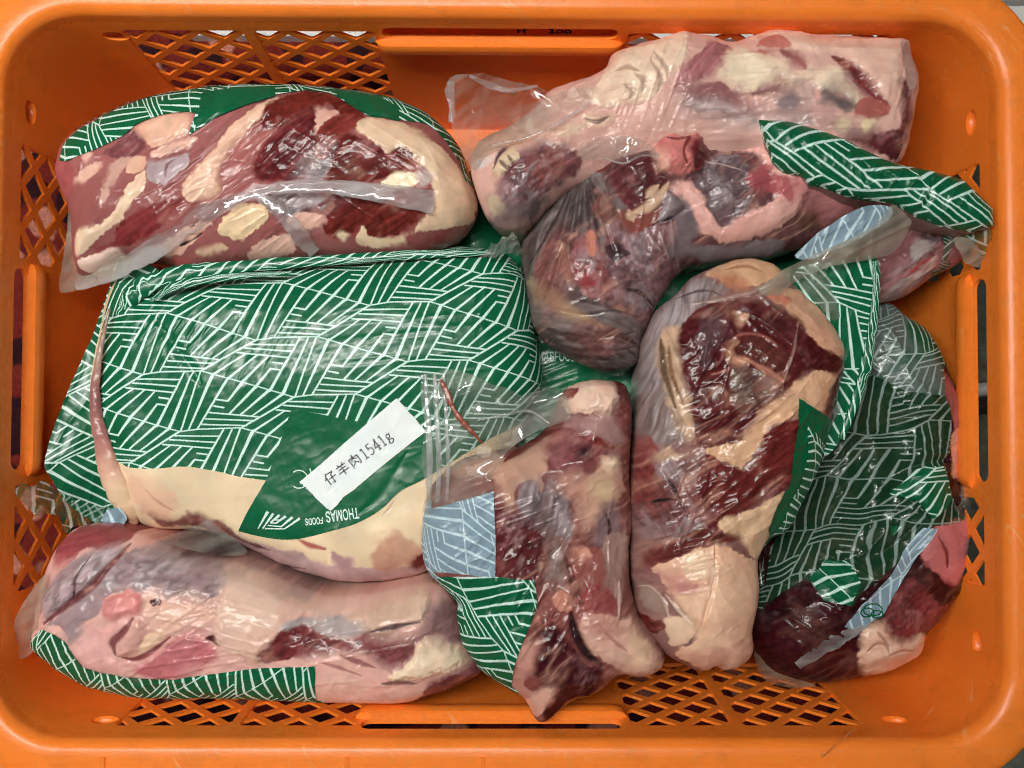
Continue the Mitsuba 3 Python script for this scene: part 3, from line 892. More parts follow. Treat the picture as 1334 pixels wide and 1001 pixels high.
for x0, y0, x1, y1, w0, w1 in ((150, 832, 86, 944, 20, 6), (185, 845, 116, 944, 18, 7), (226, 855, 165, 905, 18, 9), (266, 862, 205, 906, 18, 9), (310, 868, 232, 934, 18, 9), (358, 876, 262, 942, 16, 8), (165, 905, 205, 908, 9, 9), (150, 922, 240, 930, 8, 8), (130, 942, 262, 944, 8, 8), (190, 885, 226, 888, 8, 8)):
    a, b = P.up([z5(x0, y0), z5(x1, y1)])[:, :2]
    d = (b - a) / np.linalg.norm(b - a)
    n_ = np.array([-d[1], d[0]]) * .0000985 / 2
    fan.append(Polygon([a + n_ * w0, a - n_ * w0, b - n_ * w1, b + n_ * w1]))
put(k + '__plain_panel__emblem', P.lay(flat_mesh(shapely.union_all(fan)), .0016), 'print_ink')
c0 = P.up([z5(352, 622)])[0]
a = np.radians(np.linspace(-125, 128, 24))
put(k + '__plain_panel__lettering', P.lay(flat_mesh(LineString(np.stack([c0[0] + .0055 * np.cos(a), c0[1] + .0056 * np.sin(a)], 1)).buffer(.00034)), .0016), 'print_ink')
a, b = P.up([z5(424, 556), z5(432, 590)])[:, :2]
put(k + '__plain_panel__lettering', P.lay(flat_mesh(LineString([a, b]).buffer(.0004)), .0016), 'print_ink')
o, e = P.up([z5(548, 668), z5(1072, 290)])[:, :2]
ang = math.degrees(math.atan2(*(e - o)[::-1]))
em, at_ = .0079, 0.
for g in ('zai', 'yang', 'rou', '1', '5', '4', '1', 'g'):
    st, w = GLYPH[g]
    sc = em / 100
    poly = place(strokes(st, 8 if w == 100 else 7.5), o + at_ * np.array([math.cos(math.radians(ang)), math.sin(math.radians(ang))]), ang, sc, sc)
    put(k + '__label__lettering', P.lay(flat_mesh(poly), .0024), 'black_ink')
    at_ += (w * 1.17 if w == 100 else w * 1.13) * sc
# the loose side of the bag that hangs down on the left, its crumpled end, and the strip of shank fat
loose(k + '__side_film', [(160, 350, .150), (205, 360, .156), (205, 400, .150), (150, 440, .150), (128, 500, .148), (126, 560, .146), (150, 640, .138), (185, 690, .130), (140, 690, .140), (100, 665, .146), (62, 615, .158), (60, 590, .158), (90, 510, .152), (122, 440, .146), (100, 560, .152), (110, 620, .150)],
      [(157, 345), (200, 348), (222, 372), (205, 400), (160, 440), (140, 500), (138, 560), (160, 640), (195, 690), (150, 690), (100, 666), (68, 625), (60, 595), (88, 512), (120, 440)], 'dull_print', wr=.0008, ang=70, seed=21, uvang=150)
loose(k + '__film_end', [(25, 640, .186), (60, 640, .176), (95, 655, .166), (150, 665, .154), (60, 675, .172), (90, 685, .162), (130, 690, .154)],
      [(24, 640), (36, 628), (46, 634), (58, 626), (78, 640), (100, 652), (130, 660), (160, 664), (156, 686), (140, 680), (128, 690), (112, 688), (100, 684), (90, 694), (82, 688), (80, 676), (62, 668), (50, 672), (42, 664), (34, 654)], 'dark_print', wr=.0026, ang=80, fa=40, fb=110, seed=22, uvang=40, amp2=.006, step=.0007)
loose(k + '__film_end', [(130, 676, .158), (160, 664, .157), (160, 690, .154)], [(132, 678), (140, 664), (158, 660), (166, 676), (160, 688), (144, 684)], 'pale_print', wr=.0016, ang=80, fa=40, fb=110, seed=23, amp2=.003, step=.0007, closed_spline=False)
fold(k + '__film_fold', [(150, 432), (163, 398), (190, 372), (240, 356), (320, 347), (420, 340), (540, 332), (640, 330)], [.158, .164, .166, .166, .165, .164, .162, .160], [8, 20, 26, 20, 16, 14, 12, 6], 'green_print', 18, .45)
fold(k + '__film_fold', [(196, 392), (230, 372), (290, 362), (380, 355)], [.172, .174, .173, .172], [4, 12, 10, 3], 'green_print', 14, .4)
pp = [(143, 402, .167, 3), (136, 430, .167, 5), (128, 470, .166, 9), (124, 510, .165, 13), (126, 545, .164, 17), (134, 580, .163, 22), (143, 612, .161, 29), (155, 640, .158, 33), (168, 664, .152, 30), (175, 682, .146, 10)]
kk = fold(k + '__fat_strip', [p_[:2] for p_ in pp], [p_[2] for p_ in pp], [p_[3] for p_ in pp], None, 16, .6, .14)
cs = spline(np.array([lin(150, 124, 104), lin(150, 122, 104), lin(170, 136, 122), lin(150, 100, 98), lin(160, 108, 102), lin(176, 122, 112), lin(216, 172, 148), lin(232, 200, 166), lin(226, 192, 156), lin(200, 152, 124)]), False, 14)
v, f = meshkit.WRITTEN[scene[kk]['filename']][:2]
n_ = len(v) // 16
col = np.repeat(np.clip(cs[:n_], 0, 1), 16, 0)
col = col * (.85 + .3 * meshkit.fbm(v * 160, 3, 5))[:, None]
v = v + (meshkit.fbm(v * 120, 2, 8)[:, None] - .5) * .0016
scene[kk] = mikit.ply(trimesh.Trimesh(v, f, process=False), 'meat_skin', True, color=np.clip(col, 0, 1))
name(k, 'large pack of lamb in green striped film with a white paper weight label')
BIG = P

# ------------------------------------------------------------------ pack: striped ribs, far left
DZ = .012
k = 'meat_pack_001'
P = Pack(k, [(74, 216), (82, 190), (102, 170), (140, 149), (190, 129), (250, 117), (320, 111), (400, 112), (470, 119), (530, 134), (572, 160), (600, 194), (613, 232), (622, 264), (616, 292), (590, 316), (540, 330), (450, 334), (370, 337), (300, 346), (248, 356), (205, 342), (165, 338), (130, 362), (104, 362), (95, 325), (92, 280), (76, 240)],
         .156, .030, .034, .060, p=2.0, base=lin(168, 94, 92), seed=3, crinkle=.6)
P.bump((430, 190), 170, 60, -8, .010).bump((200, 250), 90, 50, 20, .005).bump((560, 250), 40, 60, 0, .004)
P.settle()
P.reg(q('A', 30, 490, 120, 480, 160, 560, 130, 690, 60, 640), lin(190, 92, 96), 2, 5)
P.reg(q('A', 270, 450, 400, 390, 500, 310, 580, 370, 560, 430, 430, 460, 330, 460), lin(140, 82, 94), 2, 5)
P.reg(q('A', 510, 300, 600, 250, 700, 215, 820, 210, 845, 280, 800, 340, 700, 390, 610, 410, 570, 360), lin(228, 178, 150), 1.5, 3, .0015)
P.reg(q('A', 600, 460, 640, 420, 760, 370, 870, 350, 850, 390, 740, 440, 650, 475), FATP, 1.5, 3, .001)
P.reg(q('A', 580, 500, 690, 480, 820, 440, 830, 500, 740, 580, 700, 640, 610, 600), lin(180, 160, 168), 1.5, 5, .001)
P.vein(q('A', 690, 580, 700, 510, 740, 480), 3, lin(130, 90, 100), .0012)
P.reg(q('A', 180, 910, 300, 860, 400, 770, 470, 640, 570, 540, 578, 640, 480, 740, 420, 850, 320, 930, 240, 990, 180, 1040), lin(236, 208, 176), 1.2, 4, .0018)
P.reg(q('A', 165, 600, 200, 550, 290, 490, 330, 510, 270, 570, 190, 610), lin(222, 178, 158), 1.2, 5)
P.reg(q('A', 350, 560, 380, 500, 460, 470, 480, 500, 400, 600, 340, 740, 300, 720), lin(206, 158, 144), 1.5, 6)
P.reg(q('A', 205, 430, 265, 450, 230, 500), FATP, 1, 2)
P.reg(q('A', 480, 560, 500, 480, 580, 470, 570, 530), lin(224, 176, 150), 1.5, 4)
P.reg(q('C', 190, 400, 260, 370, 380, 325, 430, 345, 420, 400, 280, 460, 210, 450), lin(238, 206, 190), 1.2, 2, .0025)
P.reg(q('C', 430, 190, 550, 100, 700, 60, 790, 50, 760, 130, 640, 230, 500, 300, 300, 340, 400, 270), lin(144, 58, 64), 1.5, 4, fib=30)
P.reg(q('A', 830, 480, 870, 380, 960, 300, 1060, 210, 1150, 180, 1060, 290, 980, 400, 900, 500), lin(172, 98, 98), 1.5, 4, fib=40)
P.reg(q('A', 800, 640, 850, 560, 960, 440, 1040, 330, 1130, 240, 1230, 165, 1340, 120, 1345, 190, 1220, 265, 1160, 330, 1060, 440, 1000, 540, 995, 680, 830, 720), lin(232, 190, 162), 1.5, 4, .002)
P.reg(q('A', 1010, 560, 1100, 420, 1180, 340, 1300, 330, 1200, 450, 1130, 580, 1040, 610), lin(180, 102, 98), 2, 4, fib=50)
P.reg(q('B', 0, 230, 60, 150, 200, 95, 340, 90, 430, 110, 560, 200, 610, 240, 560, 290, 440, 200, 330, 180, 260, 190, 150, 260, 60, 310, 0, 310), lin(126, 48, 48), 1.5, 4, .001, fib=25)
P.reg(q('B', 0, 420, 100, 330, 240, 200, 310, 200, 330, 380, 310, 470, 250, 530, 200, 600, 0, 610, -40, 560), lin(118, 46, 54), 1.2, 4, .0012, fib=50)
P.reg(q('B', 310, 185, 400, 190, 450, 215, 345, 290, 335, 480, 290, 520, 325, 400, 320, 260), FATP, 1.2, 3)
P.reg(q('B', 340, 300, 440, 220, 520, 210, 600, 250, 560, 290, 470, 340, 400, 360, 340, 390), lin(146, 62, 60), 1.5, 3, fib=35)
P.reg(q('B', 370, 470, 440, 370, 460, 400, 420, 520, 350, 590, 290, 600), lin(112, 84, 88), 2.5, 6)
P.rime(q('B', 200, 600, 300, 440, 460, 380, 420, 540, 330, 620), .5)
P.reg(q('B', 440, 420, 470, 340, 560, 350, 690, 410, 740, 480, 800, 530, 740, 580, 600, 615, 380, 615, 420, 520), lin(112, 42, 44), 1.2, 4, .001, fib=20)
P.reg(q('B', 550, 310, 620, 240, 800, 270, 930, 320, 1040, 420, 1160, 540, 1230, 650, 1260, 750, 1200, 880, 1080, 880, 900, 910, 950, 800, 1000, 760, 990, 600, 890, 480, 800, 420, 740, 440, 690, 400), lin(222, 192, 158), 1.5, 4, .0015)
P.reg(q('B', 740, 440, 800, 410, 885, 450, 860, 520, 800, 550, 770, 510), lin(116, 44, 44), 1.2, 3)
P.reg(q('B', 690, 620, 790, 550, 860, 560, 920, 570, 900, 630, 760, 640), lin(236, 220, 184), 1.2, 3)
P.reg(q('B', 900, 560, 960, 540, 1000, 600, 920, 640), lin(186, 166, 162), 1.5, 2)
P.reg(q('B', 0, 690, 180, 690, 420, 680, 640, 690, 560, 770, 420, 790, 300, 790, 160, 820, 40, 760), lin(120, 66, 72), 2, 5)
P.rime(q('B', 20, 690, 330, 680, 400, 760, 300, 860, 150, 830), .55, 30)
P.reg(q('B', 420, 790, 600, 690, 800, 750, 950, 790, 880, 870, 740, 920, 640, 930, 600, 870, 560, 860, 540, 920, 400, 920, 360, 860), lin(122, 48, 48), 1.2, 4, fib=30)
P.reg(q('B', 160, 820, 290, 780, 380, 830, 300, 880, 200, 870), FATP, 2, 6)
P.reg(q('B', 440, 915, 475, 900, 512, 912, 480, 948), lin(230, 206, 170), 1, 2)
P.reg(q('B', 560, 960, 570, 880, 600, 870, 640, 930, 760, 930, 880, 910, 870, 960, 700, 990), lin(224, 196, 160), 1.2, 4)
P.reg(q('B', 860, 920, 1100, 880, 1210, 870, 1130, 960, 950, 1010, 870, 985), lin(160, 80, 80), 1.5, 4)
P.reg(q('C', 640, 330, 720, 270, 840, 200, 960, 180, 880, 260, 830, 330, 760, 370, 660, 370), lin(226, 182, 162), 1.5, 5)
P.reg(q('C', 990, 220, 1060, 130, 1130, 60, 1260, 90, 1280, 160, 1150, 280, 1050, 270), lin(232, 204, 160), 1.5, 5, .002)
P.reg(q('C', 870, 350, 990, 300, 1060, 330, 960, 370), lin(222, 192, 158), 1.2, 4)
P.reg(q('C', 1180, 360, 1270, 280, 1400, 250, 1430, 350, 1200, 395), lin(228, 182, 164), 1.5, 5)
P.reg(q('C', 680, 390, 800, 390, 830, 420, 740, 430), lin(190, 84, 78), 1.5, 4)
P.vein(q('C', 780, 310, 850, 280, 910, 235), 3, lin(90, 56, 60), .001)
for l in ((640, 380, 600, 420, 560, 470), (560, 400, 480, 420, 420, 470)):
    P.vein(q('B', *l), 2, lin(176, 104, 96), 0, .7)
P.crease((300, 220), 120, 40, .0007).crease((500, 230), 120, -30, .0006).crease((300, 300), 110, 30, .0008).crease((560, 250), 60, -55, .0009)
green = q('1', 78, 210, 84, 189, 102, 170, 140, 149, 190, 129, 250, 117, 320, 111, 400, 112, 470, 119, 530, 134, 572, 160, 600, 194, 613, 236, 606, 222, 592, 202, 582, 186, 570, 172, 555, 162, 528, 158, 505, 155, 480, 152, 455, 137, 430, 122, 400, 118, 360, 124, 310, 138, 272, 160, 246, 177, 250, 163, 256, 148, 245, 146, 232, 147, 212, 150, 196, 155, 176, 164, 172, 168, 160, 178, 140, 188, 120, 197, 102, 204, 88, 211)
P.film(green, 'green_print', 'printed_film', (240, 420), 62., .9, .0009, warp=.008)
P.film(q('A', 905, 100, 1000, 80, 1330, 60, 1330, 118, 1220, 150, 1080, 200, 960, 250, 868, 300, 890, 210), 'plain_green', 'plain_panel', lift=.0013)
P.film(q('B', 380, 75, 600, 90, 800, 180, 800, 262, 700, 235, 620, 225, 520, 170, 440, 105), 'plain_green', 'plain_panel', lift=.0013)
P.finish()
fold(k + '__film_seam', [(98, 372), (150, 352), (205, 322), (250, 288), (300, 264), (350, 247), (420, 243), (490, 251), (566, 264)], [.151, .158, .170, .176, .181, .184, .186, .186, .180], [16, 24, 30, 26, 18, 16, 16, 24, 28], 'seal_film', 12, .16)
fold(k + '__film_seam', [(338, 256), (368, 278), (392, 310), (410, 330)], [.184, .182, .176, .166], [12, 20, 24, 14], 'seal_film', 12, .16)
loose(k + '__clear_film', [(92, 262, .156), (100, 300, .158), (104, 350, .154), (80, 378, .146), (150, 352, .157), (200, 330, .162), (80, 330, .150)],
      [(91, 262), (101, 290), (106, 330), (110, 352), (150, 344), (200, 318), (232, 305), (205, 336), (150, 362), (112, 374), (84, 382), (77, 372), (82, 340), (88, 300)], 'hazy_film', wr=.0009, ang=30, seed=31)
name(k, 'striped red and white rib pack with green film along its far edge, far left corner')

# ------------------------------------------------------------------ pack: leg at the near left
DZ = .038
k = 'meat_pack_002'
P = Pack(k, [(41, 836), (46, 804), (56, 756), (70, 720), (89, 694), (111, 684), (144, 683), (166, 691), (202, 703), (257, 716), (296, 728), (347, 745), (421, 776), (480, 772), (533, 764), (557, 759), (580, 765), (594, 787), (604, 820), (614, 853), (629, 872), (612, 887), (570, 905), (515, 917), (414, 916), (300, 911), (202, 911), (157, 906), (120, 896), (89, 881), (65, 864), (47, 850)],
         .170, .030, .040, .035, p=2.0, base=lin(222, 170, 160), seed=4, blend=1.7)
P.bump((200, 780), 110, 60, 15, .008).bump((350, 800), 60, 45, 0, .006).bump((540, 800), 60, 28, 15, .004)
P.settle()
P.reg(q('F', 330, 140, 430, 100, 560, 95, 650, 140, 640, 190, 560, 220, 440, 230, 330, 310, 250, 330, 270, 220), lin(176, 74, 82), 2, 6, fib=15)
P.reg(q('F', 190, 540, 200, 470, 290, 360, 400, 270, 500, 230, 620, 240, 540, 330, 480, 410, 380, 500, 280, 560, 210, 600), lin(178, 152, 158), 1.5, 3, .002)
P.reg(q('F', 215, 640, 330, 560, 470, 420, 560, 310, 700, 230, 830, 210, 950, 240, 1100, 280, 1190, 370, 1170, 440, 1080, 510, 1000, 520, 930, 480, 850, 500, 760, 450, 640, 450, 530, 500, 490, 590, 420, 640, 400, 720, 340, 740, 290, 650), lin(170, 144, 150), 1.5, 5, .0012)
P.rime(q('F', 500, 420, 620, 300, 780, 240, 950, 260, 1180, 380, 1100, 500, 900, 480, 640, 440), .52, 10, 50, 80, lin(196, 184, 190))
P.rime(q('F', 200, 540, 300, 360, 500, 240, 600, 250, 380, 500, 240, 600), .5, 40, 40, 90, lin(192, 180, 186))
P.vein(q('F', 190, 640, 330, 530, 460, 430, 530, 350, 660, 210), 8, lin(126, 74, 80), .003)
P.vein(q('F', 360, 500, 372, 380, 450, 270), 2.5, lin(84, 58, 66), .0012)
P.vein(q('F', 820, 190, 950, 250, 1080, 280, 1170, 300), 7, lin(96, 68, 74), .0024)
P.reg(q('D', 500, 590, 640, 560, 800, 600, 880, 650, 820, 670, 700, 640, 560, 620), lin(132, 106, 108), 5, 7)
P.reg(q('F', 520, 560, 530, 500, 620, 460, 710, 460, 740, 510, 720, 580, 640, 600, 560, 625), lin(224, 142, 138), 1.5, 3, .003)
P.reg(q('F', 720, 480, 800, 470, 900, 520, 1000, 490, 1100, 540, 1150, 600, 1100, 640, 980, 640, 860, 680, 740, 600), lin(228, 182, 162), 3, 6)
P.reg(q('F', 380, 740, 480, 660, 620, 620, 680, 650, 600, 720, 570, 800, 620, 840, 720, 830, 560, 900, 430, 880, 360, 800), lin(226, 170, 166), 2, 5, .001)
P.reg(q('F', 700, 760, 760, 690, 850, 670, 862, 700, 800, 760, 740, 800), lin(236, 208, 172), 2, 3)
P.reg(q('F', 700, 900, 760, 830, 860, 760, 930, 710, 1010, 710, 1130, 770, 1100, 840, 1000, 900, 880, 935), lin(208, 112, 124), 3, 5, .001)
P.reg(q('F', 600, 790, 640, 680, 700, 615, 752, 640, 740, 720, 700, 780, 640, 822), lin(220, 166, 154), 1.5, 2, .003)
P.vein(q('F', 585, 805, 570, 740, 620, 690, 680, 610), 7, lin(150, 88, 92), .002)
P.vein(q('F', 600, 812, 680, 832, 760, 802, 820, 760, 880, 712), 5, lin(150, 80, 84), .002)
P.reg(q('F', 1080, 710, 1120, 690, 1160, 700, 1150, 740, 1190, 755, 1130, 762), lin(96, 42, 50), 1, 4)
P.reg(q('F', 780, 515, 810, 505, 832, 520, 800, 538), lin(96, 44, 50), 1, 2)
P.reg(q('1', 286, 775, 300, 750, 340, 742, 400, 765, 450, 785, 420, 808, 372, 822, 352, 850, 330, 860, 290, 850, 280, 810), lin(226, 190, 170), 6, 8, .002)
P.reg(q('D', 860, 640, 1000, 640, 1120, 720, 1334, 790, 1334, 900, 1100, 800, 940, 720), lin(176, 150, 146), 5, 8, alpha=.7)
P.reg(q('G', 200, 520, 240, 480, 350, 460, 450, 500, 600, 540, 680, 470, 720, 490, 650, 580, 520, 600, 420, 620, 300, 640, 130, 650, 120, 600), lin(130, 60, 68), 1.5, 5, fib=10)
P.reg(q('G', 240, 460, 370, 410, 520, 410, 640, 440, 700, 470, 590, 520, 450, 500, 350, 460, 250, 490), lin(176, 166, 166), 2.5, 4, .001)
P.reg(q('G', 560, 600, 700, 500, 850, 520, 960, 560, 930, 620, 840, 680, 760, 670, 660, 600), lin(140, 78, 84), 2, 6, fib=20)
P.reg(q('G', 590, 420, 760, 330, 900, 260, 990, 240, 1012, 350, 980, 440, 860, 480, 720, 500, 660, 440), lin(212, 180, 156), 4, 6, .003)
P.vein(q('G', 700, 500, 830, 470, 960, 450), 5, lin(120, 96, 98), .002)
P.reg(q('G', 1010, 360, 1150, 350, 1165, 480, 1195, 565, 1040, 520, 940, 560, 990, 470), lin(150, 110, 116), 2, 5)
P.reg(q('G', 420, 690, 560, 630, 680, 700, 800, 760, 860, 790, 970, 790, 960, 850, 830, 885, 425, 880), lin(230, 182, 168), 2, 3)
P.reg(q('G', 940, 560, 1000, 525, 1080, 545, 1180, 580, 1218, 640, 1150, 680, 1060, 720, 850, 760, 800, 730, 920, 640), lin(240, 216, 184), 1.5, 4, .004)
P.reg(q('G', 955, 855, 1010, 780, 1100, 730, 1200, 680, 1270, 650, 1310, 700, 1240, 740, 1100, 825), lin(140, 84, 88), 1.5, 4)
P.vein(q('G', 540, 620, 640, 660, 730, 690), 5, lin(172, 108, 108), .001)
P.vein(q('G', 430, 660, 540, 690, 650, 730), 4, lin(190, 130, 126), .001)
P.vein(q('G', 760, 772, 850, 765, 945, 772), 6, lin(150, 110, 106), .0005)
P.crease((160, 790), 120, 35, .0008).crease((300, 830), 130, -15, .0006).crease((500, 830), 110, 10, .0009).crease((240, 870), 90, 10, .0008)
P.film(cat(q('1', 56, 819, 70, 826, 85, 836, 97, 855, 108, 869, 135, 877, 187, 884, 225, 886, 245, 882, 300, 875, 330, 871, 411, 868, 414, 916, 300, 912, 202, 912, 157, 907, 120, 897, 89, 882, 65, 865, 46, 850, 40, 838, 48, 826)), 'green_print', 'printed_film', (300, 420), 128., .95, .0008, warp=.006)
P.finish()
loose(k + '__clear_film', [(12, 842, .138), (24, 805, .146), (50, 760, .152), (60, 752, .155), (52, 830, .150), (56, 800, .156)], [(10, 842), (16, 826), (22, 804), (34, 782), (50, 758), (62, 748), (60, 775), (52, 806), (52, 824), (46, 846), (30, 858), (20, 850)], 'hazy_film', wr=.0014, ang=60, seed=41)
loose(k + '__clear_film', [(203, 705, .163), (240, 690, .168), (275, 679, .170), (300, 700, .167), (320, 722, .164), (262, 718, .164)], [(203, 706), (240, 691), (268, 680), (274, 678), (290, 690), (312, 706), (322, 720), (300, 724), (262, 719), (230, 712)], 'clear_film', wr=.0012, ang=-60, seed=42)
name(k, 'long pale lamb leg pack at the near left with green film along its underside')

# ------------------------------------------------------------------ pack: breast at the far right
DZ = 0.036
k = 'meat_pack_003'
P = Pack(k, [(612, 208), (625, 182), (660, 165), (690, 145), (715, 118), (740, 108), (765, 100), (788, 88), (800, 68), (830, 57), (860, 50), (885, 42), (915, 45), (950, 54), (975, 48), (1000, 40), (1030, 40), (1060, 46), (1100, 47), (1150, 50), (1180, 52), (1187, 75), (1197, 105), (1192, 140), (1187, 170), (1176, 208), (1140, 225), (1050, 225), (950, 210), (850, 215), (770, 235), (720, 262), (690, 292), (665, 301), (640, 290), (625, 262), (616, 235)],
         .184, .022, .032, .05, p=2.0, base=lin(216, 168, 156), seed=5, blend=1.5)
P.bump((850, 90), 60, 40, 20, .005).bump((1080, 100), 120, 45, 0, .005).bump((690, 240), 50, 40, 30, .005)
P.settle()
P.reg(q('H', 600, 410, 680, 370, 800, 330, 890, 290, 830, 390, 740, 450, 640, 480), lin(220, 176, 158), 2, 5)
P.reg(q('I', 380, 90, 430, 55, 560, 40, 700, 55, 760, 85, 1170, 85, 1205, 170, 1180, 300, 1150, 430, 1080, 380, 1000, 260, 880, 170, 760, 150, 640, 150, 560, 110), lin(230, 188, 168), 2, 5, .0015)
P.reg(q('I', 0, 310, 60, 220, 150, 130, 180, 105, 295, 130, 280, 190, 220, 260, 150, 300, 0, 350), lin(184, 110, 116), 1.6, 5, fib=50)
P.reg(q('H', 920, 240, 1000, 150, 1150, 110, 1250, 70, 1345, 50, 1345, 190, 1260, 290, 1200, 380, 1080, 430, 940, 460, 860, 450, 830, 400, 880, 320), lin(232, 206, 180), 1.6, 5, .0015)
for l in ((1070, 270, 1120, 320, 1110, 380), (1160, 200, 1212, 300, 1190, 385), (1180, 160, 1245, 250, 1250, 300), (1010, 330, 1060, 370, 1040, 420), (960, 260, 1030, 240, 1090, 260)):
    P.vein(q('H', *l), 5, lin(196, 164, 142), .0016)
P.reg(q('I', 230, 260, 310, 160, 420, 170, 560, 200, 660, 250, 800, 220, 890, 290, 950, 370, 920, 400, 820, 360, 680, 330, 560, 310, 440, 330, 380, 370, 270, 330), lin(232, 214, 184), 2, 9, .001)
P.reg(q('I', 420, 112, 470, 68, 580, 75, 590, 120, 500, 132, 430, 132), lin(208, 118, 104), 2, 4)
P.reg(q('I', 440, 140, 500, 140, 490, 178, 450, 170), lin(190, 110, 100), 2, 4)
P.reg(q('I', 550, 140, 640, 160, 700, 220, 690, 262, 620, 220, 560, 180), lin(172, 84, 84), 2, 4, alpha=.85)
P.reg(q('I', 820, 180, 870, 170, 960, 240, 1040, 320, 1110, 420, 1120, 472, 1060, 440, 960, 340, 890, 250), lin(136, 56, 62), 1.5, 4, -.0012)
P.reg(q('I', 970, 400, 1060, 400, 1120, 460, 1040, 500, 950, 480), lin(190, 100, 92), 2, 5)
P.reg(q('I', 200, 330, 330, 380, 420, 450, 600, 470, 780, 460, 900, 510, 1000, 560, 1000, 620, 700, 540, 430, 520, 200, 510, 60, 480, 0, 380, 80, 330), lin(188, 148, 146), 5, 8, alpha=.9)
P.reg(q('I', 60, 350, 220, 320, 350, 380, 410, 480, 260, 430, 120, 410), lin(166, 106, 108), 3, 6)
P.reg(q('I', 540, 400, 590, 370, 650, 400, 640, 460, 560, 450), lin(150, 130, 134), 10, 9)
P.reg(q('I', 740, 350, 800, 330, 880, 380, 920, 430, 860, 460, 780, 410), lin(128, 108, 110), 9, 9)
P.reg(q('I', 380, 370, 500, 320, 560, 310, 570, 350, 430, 390), lin(158, 108, 104), 4, 6)
P.rime(q('I', 40, 430, 200, 420, 420, 500, 700, 520, 500, 540, 200, 515), .5, 0, 40, 110, lin(196, 184, 184))
P.reg(q('I', 900, 610, 1050, 590, 1150, 560, 1195, 480, 1190, 320, 1232, 350, 1240, 500, 1200, 640, 1150, 720, 1050, 690), lin(108, 52, 60), 2, 5, fib=80)
P.reg(q('I', 1190, 100, 1220, 120, 1250, 180, 1285, 290, 1255, 380, 1215, 320, 1200, 200), lin(186, 156, 148), 2, 4)
P.reg(q('I', 970, 530, 1010, 510, 1050, 530, 1000, 560), lin(226, 204, 160), 2, 4, .001)
P.reg(q('I', 850, 540, 880, 510, 920, 530, 890, 556), lin(216, 196, 156), 2, 4)
P.reg(q('J', 100, 520, 160, 330, 300, 210, 420, 200, 560, 250, 560, 330, 420, 440, 300, 540, 180, 580), lin(130, 84, 92), 3, 8)
P.reg(q('J', 320, 330, 400, 220, 470, 240, 505, 330, 380, 410), lin(168, 100, 96), 6, 8)
P.rime(q('J', 120, 560, 200, 330, 400, 200, 560, 260, 420, 440, 250, 600), .42, 40, 60, 90, lin(160, 146, 150))
P.reg(q('J', 90, 320, 140, 265, 200, 225, 235, 260, 180, 330, 110, 360), lin(210, 188, 154), 1.5, 4, .002)
P.vein(q('J', 125, 285, 175, 335), 3, lin(130, 104, 90), .0015)
P.vein(q('J', 170, 255, 208, 310), 3, lin(130, 104, 90), .0015)
P.reg(q('J', 55, 510, 110, 470, 155, 560, 100, 600), lin(198, 180, 148), 1.5, 4, .001)
P.reg(q('J', 80, 385, 120, 360, 110, 415), lin(200, 150, 128), 1.5, 3)
P.reg(q('J', 420, 130, 500, 90, 570, 95, 600, 50, 740, 40, 720, 90, 600, 110, 540, 155, 450, 165), lin(220, 190, 164), 2, 5, .0015)
P.vein(q('J', 590, 60, 660, 80, 720, 50), 3, lin(150, 124, 112), .0012)
P.vein(q('J', 95, 330, 130, 250, 200, 190, 330, 130), 5, lin(110, 80, 84), .002)
P.reg(q('J', 90, 620, 200, 530, 330, 490, 420, 460, 260, 660, 150, 660), lin(118, 102, 104), 3, 7)
P.reg(q('J', 0, 290, 60, 265, 105, 268, 60, 320, 0, 345), lin(210, 196, 192), 2, 3)
P.reg(q('J', 0, 130, 100, 100, 300, 60, 420, 110, 260, 190, 120, 230, 0, 260), lin(206, 164, 140), 3, 7)
P.crease((1060, 90), 150, 2, .0009, 14, 130).crease((900, 170), 160, -2, .0008, 12, 150).crease((1180, 120), 40, 75, .0012).crease((850, 90), 70, 70, .0010).crease((720, 150), 70, 30, .0012)
P.finish()
loose(k + '__clear_film', [(584, 105, .160), (620, 98, .170), (690, 113, .172), (585, 160, .164), (612, 215, .160), (650, 195, .168), (725, 165, .172), (770, 135, .172), (620, 150, .178), (650, 130, .176)],
      [(584, 107), (590, 99), (600, 96), (622, 97), (650, 104), (690, 112), (712, 119), (716, 126), (760, 112), (772, 132), (740, 156), (725, 164), (692, 180), (668, 188), (650, 196), (624, 220), (612, 216), (598, 192), (588, 162), (586, 130)], 'clear_film', wr=.0022, ang=75, fa=18, fb=60, seed=51, amp2=.006)
fold(k + '__film_edge', [(588, 106), (586, 120), (589, 140), (588, 160)], [.166, .168, .168, .167], [8, 12, 9, 8], 'seal_film', 12, .3)
fold(k + '__film_edge', [(700, 112), (665, 118), (640, 112), (612, 99)], [.176, .182, .180, .172], [3, 6, 8, 4], 'seal_film', 12, .5)
fold(k + '__film_edge', [(640, 190), (690, 178), (728, 160), (770, 132)], [.172, .176, .177, .175], [2, 3, 4, 2], 'seal_film', 8, .5)
name(k, 'pale breast pack along the far wall with a clear film end at its left')

